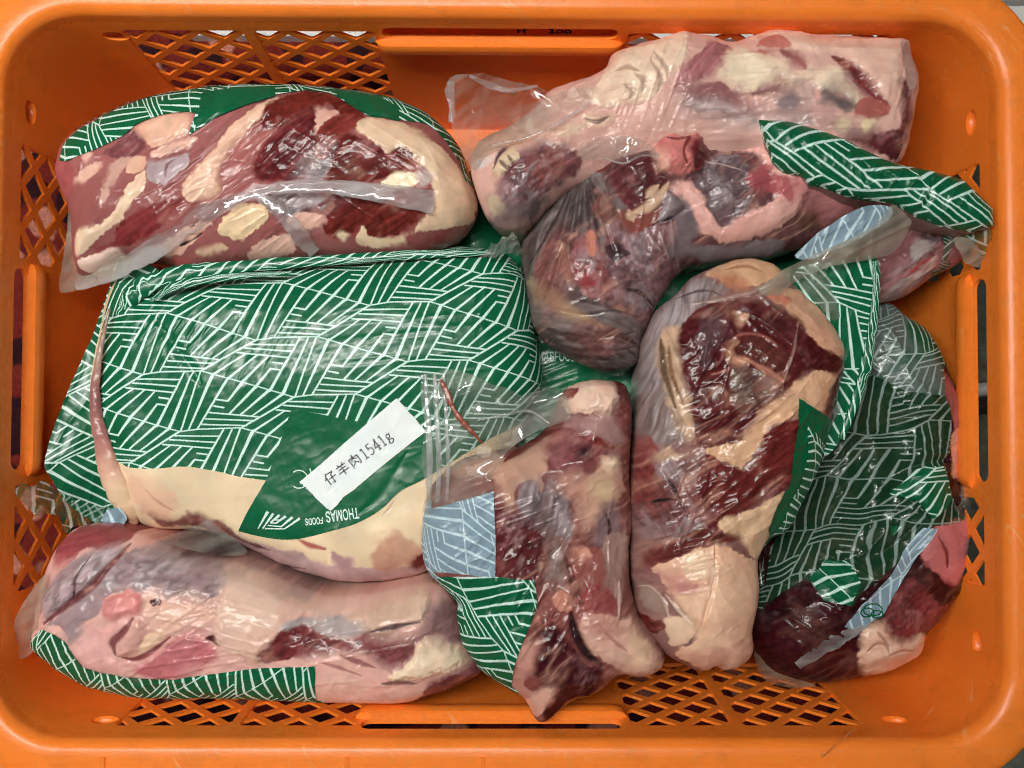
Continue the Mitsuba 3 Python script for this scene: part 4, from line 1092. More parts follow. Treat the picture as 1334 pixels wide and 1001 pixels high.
# ------------------------------------------------------------------ pack: the green one lying deep in the middle
DZ = 0.012
k = 'meat_pack_004'
P = Pack(k, [(560, 330), (590, 250), (620, 222), (660, 290), (760, 330), (900, 310), (1040, 320), (1130, 370), (1190, 450), (1200, 560), (1120, 660), (1000, 740), (860, 800), (700, 800), (560, 790), (450, 775), (430, 700), (520, 560), (540, 430)], .098, .024, .035, .03, base=lin(200, 150, 140), seed=6, step=.0016)  # outline widened under its neighbours to keep the gaps dark
P.crease((760, 480), 90, 20, .0012)
P.film(q('1', 540, 290, 570, 230, 640, 200, 690, 290, 760, 310, 1060, 300, 1200, 400, 1230, 560, 1120, 700, 900, 820, 700, 830, 420, 800, 400, 700, 520, 500, 520, 400), 'dark_green', 'film', lift=.0006)
P.finish()
word(P, 'film', (699, 470), (757, 471), 'MASFOODS', .0062, 'print_ink', .0010, bold=True)
name(k, 'plain dark green pack wedged low in the gap at the middle of the crate')

# ------------------------------------------------------------------ pack: scrap under the green tail at the right
DZ = 0.042
k = 'meat_pack_005'
P = Pack(k, [(1075, 350), (1100, 320), (1130, 300), (1190, 294), (1236, 300), (1262, 318), (1246, 346), (1215, 362), (1180, 387), (1145, 397), (1120, 402), (1090, 390)], .164, .022, .022, .06, base=lin(150, 100, 104), seed=7)
P.reg(q('L', 980, 560, 1050, 560, 1050, 600, 970, 630), lin(172, 162, 158), 2, 4)
P.reg(q('L', 860, 800, 900, 740, 1040, 640, 1080, 600, 1075, 660, 960, 750, 880, 810), lin(200, 152, 142), 3, 5)
P.vein(q('L', 870, 745, 950, 690, 1050, 628), 7, lin(186, 66, 68))
P.reg(q('L', 940, 490, 1120, 480, 1130, 560, 1060, 560, 990, 530), lin(70, 42, 46), 3, 5)
P.rime(q('L', 850, 800, 960, 640, 1060, 560, 1100, 620, 900, 810), .5, 35, 30, 120)
P.crease((1160, 360), 80, 35, .0012, 20, 140)
P.film(q('L', 1100, 540, 1130, 520, 1160, 545, 1130, 600, 1110, 660, 1080, 680), 'dark_print', 'printed_film', (900, 300), 20, .6, .0008, warp=.008)
P.finish()
loose(k + '__clear_film', [(1245, 310, .150), (1262, 318, .152), (1280, 335, .148), (1285, 345, .142), (1255, 348, .140)], [(1240, 312), (1258, 312), (1276, 326), (1286, 338), (1280, 349), (1264, 346), (1252, 338)], 'hazy_film', wr=.002, ang=40, seed=71)
name(k, 'small streaky meat scrap pack beneath the green tail at the right wall')

# ------------------------------------------------------------------ pack: dark green one at the near right
DZ = 0.017
k = 'meat_pack_006'
P = Pack(k, [(1110, 420), (1135, 398), (1160, 396), (1182, 412), (1206, 428), (1225, 458), (1237, 490), (1254, 527), (1259, 561), (1255, 600), (1257, 644), (1263, 685), (1259, 727), (1250, 772), (1222, 810), (1205, 830), (1190, 858), (1149, 878), (1114, 886), (1066, 891), (1018, 882), (989, 862), (980, 823), (985, 759), (995, 700), (1020, 640), (1050, 580), (1080, 520)],
         .150, .026, .040, .035, p=2.0, base=lin(60, 26, 32), seed=8, marbled=.25)
P.bump((1045, 640), 62, 130, -32, -.034).bump((1120, 600), 26, 90, -10, -.012).bump((1180, 520), 60, 60, 0, .006).bump((1080, 800), 70, 50, 20, .008).bump((1160, 840), 35, 25, 30, .006).bump((1200, 640), 40, 60, 10, .005)
P.settle()
P.reg(q('S', 60, 700, 150, 620, 260, 560, 330, 640, 420, 680, 470, 780, 460, 940, 300, 985, 150, 960, 40, 860), lin(76, 24, 36), 2, 5, fib=20)
P.rime(q('S', 90, 620, 250, 550, 320, 640, 200, 700, 90, 720), .45, 20, 50, 70, lin(120, 104, 112), .7)
P.reg(q('S', 560, 700, 640, 560, 700, 540, 850, 600, 790, 720, 720, 770, 640, 800, 600, 770), lin(138, 62, 70), 2, 8)
P.rime(q('S', 560, 700, 660, 560, 760, 600, 700, 760, 600, 770), .42, 60, 70, 90, lin(176, 110, 112), .8)
P.reg(q('S', 690, 480, 800, 540, 860, 590, 800, 660, 720, 570), lin(70, 26, 38), 2, 5)
P.reg(q('S', 720, 450, 760, 350, 830, 310, 920, 320, 895, 500, 862, 575, 800, 540), lin(206, 112, 116), 1.6, 3, .0012)
P.vein(q('S', 790, 370, 825, 440, 830, 500), 5, lin(140, 60, 66), .0016)
P.reg(q('S', 475, 760, 560, 720, 600, 780, 660, 800, 720, 755, 738, 800, 695, 880, 560, 940, 470, 910), lin(222, 178, 152), 1.8, 4, .0025)
for c_ in ((510, 800), (560, 770), (570, 850), (620, 830), (660, 850), (700, 810), (520, 870)):
    P.bump(q('S', *c_)[0], 12, 9, 20, .0016)
for l in ((500, 840, 540, 810, 590, 815), (590, 860, 640, 840, 690, 840), (540, 760, 575, 800, 590, 840)):
    P.vein(q('S', *l), 3, lin(186, 136, 118), .0012)
P.reg(q('R', 1100, 500, 1180, 610, 1240, 760, 1250, 1000, 1150, 1000, 1160, 800, 1110, 620), lin(166, 88, 90), 2, 5, fib=80)
P.reg(q('R', 1140, 880, 1205, 850, 1230, 1000, 1215, 1120, 1160, 1120, 1150, 1000), lin(210, 156, 130), 2, 5)
for l, w_, d_ in (((530, -40, 560, 60, 555, 170, 525, 280, 500, 400), 12, .006), ((560, 175, 640, 110, 730, 80, 830, 60), 10, .005), ((300, 480, 420, 470, 560, 440, 700, 330), 9, .004), ((260, 150, 330, 40, 380, -60), 9, .003), ((350, 430, 380, 300, 430, 160), 9, .003), ((600, 180, 700, 240, 760, 300), 6, .003)):
    P.vein(q('S', *l), w_, None, d_)
P.crease((1090, 620), 90, 70, .0016, 20, 90).crease((1150, 480), 90, -50, .0014, 20, 90).crease((1200, 560), 70, 10, .0014, 24, 100).crease((1090, 790), 90, -30, .0012, 16, 110).crease((1120, 720), 80, 40, .0018, 26, 100)
dark = cat(q('R', 560, 690, 640, 520, 700, 515, 890, 615, 1112, 640, 1150, 760, 1150, 900), q('S', 832, 30, 812, 80, 832, 160, 852, 240, 900, 300, 835, 325, 770, 330, 700, 390, 600, 500, 470, 610, 440, 655, 320, 632, 262, 555, 240, 545, 150, 600, 100, 640, 70, 640, 100, 420, 200, 280, 290, 120))
P.film(dark, 'dark_print', 'printed_film', (1100, 560), 165., .95, .0008, warp=.016)
P.film(q('R', 640, 200, 690, 110, 800, 110, 895, 190, 1005, 250, 1100, 390, 1105, 500, 1112, 650, 890, 625, 700, 530, 640, 520), 'frosty_print', 'frosted_film', (1100, 420), 160., .9, .0012, warp=.010)
P.film(q('S', 690, 100, 740, 85, 806, 85, 830, 160, 840, 230, 760, 300, 700, 225, 570, 195, 560, 330, 640, 330, 600, 370, 570, 300, 575, 190), 'dull_print', 'shiny_film', (1190, 600), 175., 1.0, .0013, warp=.004)
P.film(q('S', 260, 540, 330, 465, 420, 470, 470, 560, 460, 600, 430, 652, 320, 632), 'dull_print', 'shiny_film', (1070, 750), 30., .9, .0013, warp=.006)
P.film(q('S', 400, 738, 470, 650, 590, 530, 640, 430, 720, 335, 782, 340, 722, 425, 640, 545, 565, 682, 510, 722, 448, 748), 'pale_print', 'film_hem', (1150, 760), 130., 1.0, .0021, warp=.003)
P.finish()
c0 = P.up(q('S', 515, 678))[0]
mk = []
for dx, dy, r in ((-.0036, 0, .0038), (.0028, -.0012, .0032), (.0, .0016, .0052)):
    mk.append(affinity.scale(shapely.Point(c0[0] + dx, c0[1] + dy).buffer(r), 1.15, .7).exterior.buffer(.0004))
put(k + '__film_hem__print_mark', P.lay(flat_mesh(shapely.union_all(mk)), .0025), 'dark_green')
fold(k + '__film_seam', q('S', 215, 900, 330, 822, 430, 765, 500, 722), [.157, .164, .166, .166], [14, 18, 16, 10], 'seal_film', 12, .2)
loose(k + '__clear_film', [(983, 850, .140), (1000, 870, .150), (1050, 890, .146), (1010, 895, .136), (990, 880, .136)], [(982, 848), (994, 860), (1012, 876), (1050, 888), (1062, 894), (1030, 896), (1004, 890), (988, 876)], 'hazy_film', wr=.001, seed=81)
loose(k + '__clear_film', [(1235, 620, .150), (1258, 625, .146), (1262, 670, .144), (1238, 680, .150)], [(1228, 612), (1246, 622), (1258, 640), (1264, 668), (1258, 684), (1240, 682), (1228, 668), (1240, 645)], 'clear_film', wr=.0028, ang=40, fa=60, fb=90, seed=82, amp2=.006)
name(k, 'dark green wrinkled pack with frosted film and a pale blue hem, near right corner')

# ------------------------------------------------------------------ pack: frosty shoulder in the middle with a green tail to the right
DZ = 0.018
k = 'meat_pack_007'
P = Pack(k, [(740, 208), (762, 182), (800, 165), (840, 158), (868, 168), (885, 155), (910, 160), (940, 168), (985, 162), (1000, 158), (1028, 162), (1066, 172), (1100, 190), (1120, 215), (1135, 250), (1130, 285), (1090, 300), (1050, 320), (1000, 335), (960, 338), (925, 342), (890, 352), (862, 390), (838, 440), (828, 476), (790, 485), (750, 471), (715, 450), (695, 425), (688, 390), (682, 350), (680, 318), (694, 295), (720, 255)],
         .160, .038, .045, .05, p=2.0, base=lin(122, 84, 86), seed=9)
P.bump((770, 360), 75, 80, 30, .010).bump((960, 230), 60, 60, 0, .004).bump((850, 230), 40, 40, 0, .004)
P.settle()
P.reg(q('1', 690, 300, 740, 213, 770, 222, 800, 250, 815, 300, 800, 330, 790, 400, 830, 470, 790, 486, 740, 470, 700, 430, 682, 370), lin(104, 82, 82), 4, 6)
P.rime(q('1', 688, 310, 745, 210, 775, 230, 770, 310, 740, 380, 700, 410), .56, 62, 26, 110, lin(152, 142, 142), .78)
P.rime(q('1', 770, 215, 800, 240, 815, 300, 800, 335, 790, 330, 770, 290), .62, 105, 28, 100, lin(156, 146, 146), .78)
P.rime(q('1', 690, 400, 740, 395, 800, 395, 838, 430, 826, 480, 780, 486, 720, 455), .55, -14, 34, 120, lin(152, 142, 142), .78)
for i, (x1, y1) in enumerate(((690, 345), (694, 385), (708, 395), (722, 372), (738, 350), (752, 330), (768, 322), (783, 325), (800, 330))):
    P.vein([(752 + i * 1.5, 222), ((752 + x1) / 2 + 6, (222 + y1) / 2 - 4), (x1, y1)], 3.5, lin(72, 58, 62), .0022, .75)
for l in ((692, 420, 730, 434, 780, 440, 832, 432), (698, 430, 735, 452, 790, 458, 828, 452), (720, 402, 760, 410, 800, 405, 845, 418), (705, 445, 750, 464, 800, 470)):
    P.vein(np.array(l).reshape(-1, 2), 3, lin(82, 70, 72), .0014, .7)
P.vein(q('K', 120, 365, 230, 450, 330, 520, 500, 600), 12, lin(188, 152, 114), .0, .8, 1, 3)
P.vein(q('K', 290, 150, 325, 260, 330, 370), 9, lin(190, 142, 110), 0, .8, 1, 3)
P.vein(q('K', 130, 340, 170, 420, 150, 480), 9, lin(170, 142, 112), 0, .7, 1, 3)
P.reg(q('K', 350, 180, 420, 110, 480, 120, 520, 200, 640, 300, 700, 400, 560, 420, 440, 440, 380, 380, 330, 260), lin(164, 94, 96), 6, 9, alpha=.9)
P.reg(q('1', 800, 290, 830, 285, 868, 300, 886, 340, 880, 380, 850, 412, 820, 398, 800, 372, 790, 330), lin(160, 120, 126), 4, 8)
P.rime(q('1', 795, 290, 868, 300, 886, 340, 880, 380, 850, 412, 820, 398, 790, 350), .5, 30, 90, 70, lin(182, 162, 172), .8, 8)
P.rime(q('K', 330, 250, 480, 200, 660, 300, 700, 400, 500, 440), .4, 20, 80, 60, lin(182, 150, 156), .8)
P.reg(q('1', 700, 330, 730, 300, 745, 340, 730, 400, 705, 410), lin(150, 84, 80), 6, 9, alpha=.6)
P.reg(q('1', 745, 430, 790, 420, 815, 450, 780, 468), lin(134, 84, 82), 6, 9, alpha=.55)
P.reg(q('1', 775, 250, 800, 265, 806, 310, 786, 330), lin(150, 96, 90), 5, 8, alpha=.5)
P.reg(q('K', 430, 105, 480, 100, 492, 210, 440, 225), lin(208, 132, 112), 3, 5)
P.reg(q('K', 385, 320, 440, 310, 482, 370, 430, 395), lin(154, 46, 56), 5, 6)
P.reg(q('K', 560, 180, 600, 170, 640, 220, 600, 245), lin(60, 44, 52), 2.5, 9, alpha=.75)
P.vein(q('K', 640, 400, 740, 430, 800, 500), 4, lin(70, 50, 52), .003)
for l in ((760, 70, 790, 150, 840, 200), (890, 20, 905, 130, 910, 230), (830, 90, 850, 160, 880, 230)):
    P.vein(q('K', *l), 4, lin(190, 160, 160), -.0016, .5)
P.reg(q('J', 720, 300, 850, 280, 960, 270, 1040, 400, 1000, 450, 900, 520, 840, 560, 740, 440, 700, 360), lin(110, 58, 64), 2, 5, fib=60)
P.reg(q('J', 790, 570, 900, 560, 1000, 560, 960, 640, 860, 690, 800, 650), lin(146, 82, 76), 3, 6)
P.vein(q('J', 840, 580, 930, 545, 1000, 480, 1045, 410), 10, lin(204, 168, 138), -.001)
P.vein(q('J', 925, 490, 990, 425), 8, lin(200, 164, 136), -.0006)
P.vein(q('J', 830, 560, 855, 620), 10, lin(200, 160, 132), 0)
P.reg(q('J', 990, 595, 1050, 455, 1130, 530, 1060, 595, 1000, 625), lin(156, 142, 150), 1.5, 3, .003)
P.vein(q('J', 1040, 450, 1100, 490, 1135, 545, 1080, 590, 960, 640), 3, lin(60, 46, 52), .003)
P.reg(q('J', 630, 290, 680, 280, 692, 340, 640, 345), lin(132, 62, 60), 3, 4)
P.reg(q('J', 560, 180, 700, 190, 850, 180, 850, 240, 720, 260, 590, 250), lin(150, 124, 116), 4, 6)
P.reg(q('L', 0, 350, 60, 380, 110, 480, 60, 540, 0, 570), lin(128, 112, 120), 3, 5)
P.reg(q('L', -10, 335, 60, 305, 120, 380, 160, 470, 200, 500, 300, 430, 400, 390, 400, 300, 330, 200, 300, 180, 200, 150, 280, 105, 390, 180, 420, 250, 540, 300, 560, 330, 500, 440, 420, 500, 300, 550, 180, 560, 110, 510, 60, 400), lin(232, 176, 166), 2.5, 5, .003)
P.reg(q('L', 90, 290, 180, 195, 290, 220, 312, 360, 280, 420, 210, 490, 150, 440, 110, 370), lin(126, 102, 108), 2, 5, -.001)
P.rime(q('L', 90, 290, 180, 200, 300, 230, 300, 400, 210, 480), .42, 20, 110, 110, lin(160, 146, 154), .7, 6)
P.reg(q('L', 310, 290, 370, 230, 420, 280, 540, 300, 480, 380, 400, 345, 330, 325), lin(188, 80, 92), 5, 8, alpha=.85)
P.reg(q('L', 520, 420, 540, 330, 650, 330, 760, 390, 720, 440, 620, 485, 560, 470), lin(184, 116, 118), 2, 5, .001, fib=20)
P.reg(q('L', 500, 470, 540, 440, 590, 470, 570, 500, 510, 500), lin(118, 88, 80), 2, 4)
P.reg(q('L', 0, 560, 150, 575, 300, 575, 440, 540, 430, 605, 300, 625, 0, 625), lin(140, 130, 138), 3, 5)
P.vein(q('L', 100, 225, 200, 240, 290, 265), 1.5, lin(190, 170, 166), -.0006)
P.reg(q('J', 850, 130, 880, 70, 950, 55, 1015, 120, 990, 185, 920, 195), lin(112, 40, 50), 1.5, 3, .004, edge=10)
P.reg(q('J', 965, 190, 1060, 75, 1150, 65, 1225, 130, 1245, 230, 1205, 330, 1100, 375, 1010, 345, 985, 260), lin(214, 120, 116), 1.5, 3, .013, edge=16)
P.reg(q('J', 1165, 180, 1235, 170, 1245, 280, 1200, 345, 1175, 260), lin(116, 46, 56), 2.5, 4)
P.reg(q('J', 965, 225, 1030, 250, 1060, 320, 1010, 340), lin(234, 184, 162), 2.5, 4)
P.reg(q('J', 1070, 75, 1145, 75, 1180, 130, 1120, 150), lin(230, 160, 138), 3, 4)
P.vein(q('J', 1040, 160, 1100, 170, 1160, 160, 1130, 230, 1150, 300), 4, lin(140, 56, 64), .002)
P.crease((740, 250), 60, 65, .0018, 20, 110).crease((960, 230), 80, 20, .0008).crease((850, 340), 70, 80, .0012, 25, 110)
P.finish()
MID = P
P = Pack(k, q('L', 335, 52, 460, 58, 590, 90, 700, 133, 770, 173, 900, 233, 1050, 263, 1185, 303, 1245, 363, 1312, 420, 1310, 495, 1230, 517, 1100, 497, 1000, 457, 900, 397, 770, 384, 720, 374, 620, 334, 550, 324, 520, 284, 440, 274, 400, 234, 386, 180), .2015, .012, .018, .13, p=2.0, base=lin(150, 120, 118), seed=12, smooth=False)
P.crease((1150, 250), 100, -25, .0014, 14, 90).crease((1200, 260), 60, 60, .0018, 30, 90).crease((1060, 220), 80, -40, .0016, 20, 90)
for l, w_ in (((400, 240, 470, 275, 540, 285), 7), ((480, 120, 560, 200, 700, 330), 6), ((740, 180, 820, 260, 920, 300), 6), ((780, 330, 800, 290, 850, 250), 6), ((1000, 430, 1050, 380, 1060, 300), 5)):
    P.vein(q('L', *l), w_, None, .0026)
P.film(q('L', 300, 20, 460, 20, 700, 90, 900, 190, 1185, 260, 1340, 380, 1350, 540, 1230, 560, 1000, 500, 700, 420, 520, 330, 380, 280, 340, 180), 'dull_print', 'printed_film', (985, 160), 215., 1.3, .0010, warp=.012)
P.finish()
loose(k + '__film_end', [(1255, 295, .178), (1285, 298, .180), (1288, 320, .178), (1270, 330, .172), (1250, 310, .172)], [(1246, 294), (1262, 300), (1286, 296), (1291, 306), (1286, 320), (1282, 334), (1272, 330), (1262, 320), (1250, 312)], 'dark_print', wr=.003, ang=60, fa=60, fb=140, seed=91, uvang=35, amp2=.006, step=.0007)
loose(k + '__clear_film', [(758, 188, .192), (800, 178, .194), (840, 186, .196), (855, 205, .194), (812, 213, .190), (758, 206, .188)], [(756, 190), (770, 182), (800, 177), (826, 180), (842, 186), (858, 200), (856, 206), (838, 203), (814, 213), (790, 209), (758, 206)], 'clear_film', wr=.0016, ang=80, seed=92)
fold(k + '__film_edge', [(787, 206), (812, 213), (836, 203), (858, 205)], [.193, .192, .194, .196], [2, 3, 3, 2], 'seal_film', 8, .6)
name(k, 'large frosty grey shoulder pack in the middle with a green striped tail to the right')

# ------------------------------------------------------------------ pack: the one with the clear seal in front of the middle
DZ = 0.028
k = 'meat_pack_008'
P = Pack(k, [(553, 664), (566, 628), (600, 598), (640, 588), (682, 580), (708, 562), (722, 540), (733, 512), (750, 499), (775, 495), (805, 496), (820, 508), (825, 545), (822, 604), (822, 650), (822, 700), (820, 750), (830, 795), (850, 822), (866, 850), (862, 872), (838, 884), (812, 882), (798, 888), (788, 898), (770, 908), (744, 915), (720, 934), (706, 941), (695, 934), (683, 914), (666, 900), (638, 882), (619, 865), (604, 840), (594, 803), (592, 784), (563, 753), (553, 734), (549, 700)],
         .182, .024, .036, .05, p=2.0, base=lin(140, 82, 80), seed=10)
P.bump((690, 650), 70, 50, 0, .006).bump((720, 880), 35, 40, 0, .006).bump((800, 800), 35, 50, 20, .005)
P.settle()
P.reg(q('M', 820, 300, 960, 290, 1130, 310, 1150, 450, 1000, 420, 900, 390, 800, 370), lin(172, 128, 126), 3, 6)
P.reg(q('M', 440, 790, 540, 830, 620, 880, 710, 870, 720, 1000, 560, 1180, 440, 1180), lin(112, 46, 54), 2, 8)
P.rime(q('M', 450, 800, 640, 840, 720, 900, 700, 1150, 460, 1180), .42, 70, 60, 90, lin(160, 126, 130), .7)
P.reg(q('M', 160, 600, 300, 520, 420, 500, 500, 540, 620, 470, 720, 440, 722, 560, 690, 700, 650, 720, 640, 640, 560, 720, 530, 815, 470, 740, 440, 660, 320, 620), lin(206, 160, 136), 4, 12, .0005, alpha=.85)
P.reg(q('M', 560, 720, 640, 650, 700, 720, 760, 660, 830, 720, 850, 860, 830, 1000, 720, 1000, 640, 880, 560, 800), lin(136, 114, 118), 3, 7)
P.rime(q('M', 560, 720, 650, 660, 760, 660, 850, 860, 830, 1000, 720, 1000), .5, 75, 40, 90, lin(176, 164, 170))
P.reg(q('M', 720, 460, 800, 380, 900, 410, 1000, 460, 1090, 480, 1000, 560, 900, 600, 820, 620, 740, 580), lin(152, 94, 98), 4, 7)
P.reg(q('M', 800, 640, 900, 600, 1000, 560, 1060, 520, 1130, 540, 1140, 640, 1120, 760, 1050, 770, 1000, 860, 960, 935, 900, 900, 860, 830, 820, 720), lin(210, 160, 138), 4, 12, .0005, alpha=.85)
P.reg(q('M', 960, 700, 1020, 640, 1080, 700, 1060, 770, 1000, 770), lin(214, 192, 148), 4, 5)
P.reg(q('M', 1085, 110, 1190, 140, 1190, 430, 1110, 340, 1075, 250), lin(126, 62, 64), 3, 6, fib=80)
P.reg(q('M', 1035, 560, 1090, 520, 1125, 560, 1080, 605), lin(226, 202, 168), 2, 3, .002)
P.reg(q('M', 850, 490, 930, 440, 1020, 480, 1000, 570, 930, 600, 860, 560), lin(124, 62, 72), 7, 8, alpha=.8)
P.reg(q('M', 890, 500, 920, 470, 960, 490, 950, 530, 910, 528), lin(50, 26, 38), 4, 3)
P.vein(q('M', 490, 545, 580, 480, 680, 410, 790, 372), 7, lin(116, 38, 42), .001, .9)
P.vein(q('M', 900, 408, 980, 430, 1100, 482), 8, lin(126, 38, 46), .001, .9)
P.vein(q('M', 425, 492, 520, 452), 7, lin(84, 34, 34), 0)
P.reg(q('M', 785, 170, 870, 120, 960, 95, 1080, 130, 1100, 200, 1060, 270, 960, 290, 850, 290), lin(228, 194, 172), 2.5, 7, .004)
P.reg(q('M', 790, 160, 890, 145, 860, 200, 800, 200), lin(150, 70, 76), 2, 3)
P.vein(q('M', 960, 260, 1000, 220, 990, 170), 3, lin(236, 214, 196), -.0016)
P.reg(q('M', 1010, 840, 1060, 780, 1110, 800, 1135, 1000, 980, 1000), lin(142, 116, 120), 3, 5, fib=85)
P.vein(q('M', 1040, 830, 1060, 900, 1050, 990), 4, lin(80, 56, 62), .0016)
P.reg(q('N', 440, -20, 700, -20, 725, 100, 640, 230, 560, 232, 440, 200), lin(114, 50, 58), 2.5, 8)
P.reg(q('N', 700, 0, 830, 0, 850, 200, 780, 280, 720, 240), lin(160, 120, 116), 4, 8)
P.rime(q('N', 560, 0, 830, -20, 820, 200, 700, 280, 600, 200), .42, 60, 50, 70, lin(184, 164, 160), .8)
P.reg(q('N', 1030, 0, 1160, 0, 1135, 230, 1100, 350, 1040, 200), lin(178, 140, 130), 3, 6, fib=85)
P.reg(q('N', 870, 60, 1000, 60, 1030, 200, 960, 260, 860, 180, 840, 110), lin(166, 92, 84), 3, 7)
P.reg(q('N', 860, 60, 930, 55, 960, 100, 900, 130), lin(214, 150, 128), 2, 5)
P.reg(q('N', 930, 290, 1000, 240, 1090, 330, 1085, 440, 980, 430, 900, 370), lin(152, 62, 68), 5, 7)
P.reg(q('N', 875, 440, 950, 375, 1080, 430, 1200, 480, 1270, 570, 1330, 640, 1300, 740, 1160, 740, 1010, 672, 920, 580, 880, 520), lin(216, 170, 150), 3.5, 9, .003, edge=14)
P.reg(q('N', 960, 400, 1100, 420, 1120, 500, 1020, 560, 930, 500), lin(186, 112, 106), 6, 9, alpha=.7)
P.vein(q('N', 1000, 480, 1080, 560, 1180, 640), 3, lin(190, 130, 116), .0008)
P.reg(q('N', 1180, 560, 1270, 580, 1260, 680, 1190, 700), lin(226, 188, 154), 6, 4)
P.reg(q('N', 740, 320, 790, 280, 850, 320, 840, 400, 770, 392), lin(204, 136, 116), 2, 4, .002)
P.reg(q('N', 640, 560, 720, 480, 800, 500, 900, 620, 950, 700, 1030, 720, 960, 860, 850, 895, 740, 980, 690, 985, 700, 860, 640, 700), lin(86, 30, 40), 2, 6, fib=70)
P.rime(q('N', 880, 640, 960, 700, 1020, 720, 960, 850, 860, 800), .42, 50, 60, 90, lin(150, 110, 116), .7)
P.reg(q('N', 525, 830, 560, 650, 620, 560, 700, 560, 650, 640, 640, 720, 600, 800, 640, 840, 625, 910, 560, 870), lin(196, 138, 124), 2, 5)
P.reg(q('N', 620, 880, 700, 820, 770, 815, 755, 880, 700, 940, 670, 975, 635, 940), lin(214, 166, 146), 1.6, 4, .002)
P.vein(q('N', 850, 410, 880, 540, 940, 640, 1020, 700), 9, lin(66, 40, 44), .006)
P.vein(q('N', 820, 100, 860, 240, 915, 380), 5, lin(112, 62, 62), .002)
P.vein(q('N', 1110, 240, 1115, 330, 1110, 430), 4, lin(206, 170, 164), -.002)
P.crease((690, 760), 80, 70, .0016, 25, 110).crease((790, 720), 70, 85, .0012, 20, 110).crease((650, 640), 90, 20, .0008).crease((700, 800), 50, 60, .0022, 40, 120).crease((600, 700), 60, 30, .0012, 30, 90)
P.film(q('1', 535, 668, 643, 640, 646, 710, 645, 753, 583, 746, 545, 742, 535, 700), 'pale_print', 'hem_film', (600, 690), 70., .95, .0012, warp=.003)
P.film(q('N', 90, 205, 440, 213, 655, 235, 668, 380, 622, 490, 580, 590, 540, 700, 520, 835, 380, 770, 300, 700, 240, 590, 200, 430, 200, 350), 'dull_print', 'printed_film', (600, 760), 235., .95, .0009, warp=.006)
P.finish()
loose(k + '__clear_film', [(550, 486, .178), (585, 482, .184), (620, 492, .184), (660, 506, .180), (690, 512, .176), (738, 520, .178), (740, 546, .178), (690, 564, .178), (640, 600, .180), (600, 640, .180), (553, 668, .172), (550, 580, .181)],
      [(549, 490), (552, 483), (566, 486), (580, 481), (600, 484), (622, 491), (645, 502), (662, 506), (680, 515), (700, 509), (722, 508), (738, 518), (742, 544), (716, 556), (692, 566), (660, 590), (640, 626), (644, 640), (600, 652), (553, 670), (556, 640), (549, 600), (553, 560), (548, 520)], 'clear_film', wr=.0016, ang=25, fa=20, fb=70, seed=101, amp2=.005)
for x0_, w_ in ((556, 8), (568, 7), (580, 5)):
    fold(k + '__film_seal', [(x0_ - 2, 488), (x0_ + 1, 540), (x0_ + 4, 600), (x0_ + 2, 655)], [.186, .188, .187, .178], [w_ * .6, w_, w_, w_ * .7], 'seal_film', 12, .35)
fold(k + '__film_seal', [(622, 548), (660, 540), (690, 536), (716, 552)], [.186, .186, .185, .186], [2, 4, 4, 2], 'seal_film', 8, .6)
scene['blood_stain'] = {'type': 'twosided', 'b': principled(rgb(lin(134, 66, 48)), .35, .5, .5, .9)}
fold(k + '__blood_streak', q('M', 140, 105, 175, 170, 210, 260, 260, 330, 330, 405, 370, 450), [.1885, .190, .190, .1895, .1885, .187], [5, 7, 6, 7, 4, 2], 'blood_stain', 10, .3)
name(k, 'bony pack with a clear welded film seal and pale blue hem, front middle')

# ------------------------------------------------------------------ pack: the big shoulder on top of the pile
DZ = 0.016
k = 'meat_pack_009'
P = Pack(k, [(852, 412), (840, 440), (836, 464), (833, 503), (829, 544), (823, 616), (821, 664), (822, 700), (822, 736), (826, 770), (832, 800), (850, 833), (873, 856), (901, 872), (918, 874), (930, 869), (943, 874), (964, 868), (980, 848), (981, 814), (990, 781), (988, 741), (990, 722), (1003, 702), (1023, 692), (1040, 664), (1056, 633), (1072, 587), (1080, 556), (1092, 515), (1100, 462), (1088, 430), (1064, 398), (1040, 376), (1021, 356), (1002, 342), (978, 335), (944, 342), (906, 359), (882, 383), (860, 400)],
         .180, .032, .042, .06, p=2.1, base=lin(150, 108, 104), seed=11)
P.bump((980, 480), 90, 90, 0, .005).bump((930, 800), 50, 60, 0, .006)
P.settle()
P.reg(q('O', 90, 700, 110, 560, 175, 340, 300, 220, 420, 130, 570, 190, 450, 280, 330, 400, 240, 440, 200, 560, 250, 800, 330, 1000, 100, 1000), lin(152, 128, 124), 3, 7)
P.rime(q('O', 100, 700, 170, 340, 420, 130, 560, 200, 330, 400, 230, 440, 240, 800, 320, 1000, 100, 1000), .52, 65, 25, 140, lin(176, 168, 174))
P.vein(q('O', 290, 250, 400, 210, 480, 205, 540, 230), 3, lin(96, 80, 86), .0014)
P.reg(q('O', 195, 450, 320, 405, 322, 600, 355, 700, 405, 860, 365, 1000, 280, 860, 222, 680), lin(196, 162, 132), 4, 7, fib=-70)
P.vein(q('O', 210, 470, 230, 640, 290, 840), 6, lin(120, 96, 76), .001)
P.vein(q('O', 250, 480, 270, 650, 330, 820), 4, lin(146, 108, 78), .001)
P.reg(q('O', 440, 115, 560, 55, 700, 15, 860, 55, 890, 110, 800, 160, 700, 190, 560, 150), lin(220, 174, 132), 1.8, 4, .001)
P.reg(q('O', 480, 120, 600, 115, 690, 185, 610, 200), lin(194, 124, 90), 2.5, 5)
P.vein(q('O', 560, 90, 680, 70, 780, 110), 3, lin(190, 134, 98), .001)
P.reg(q('O', 780, 200, 960, 190, 1070, 280, 1160, 410, 1225, 540, 1100, 565, 1000, 440, 930, 350, 860, 290), lin(216, 164, 130), 2, 6, .001)
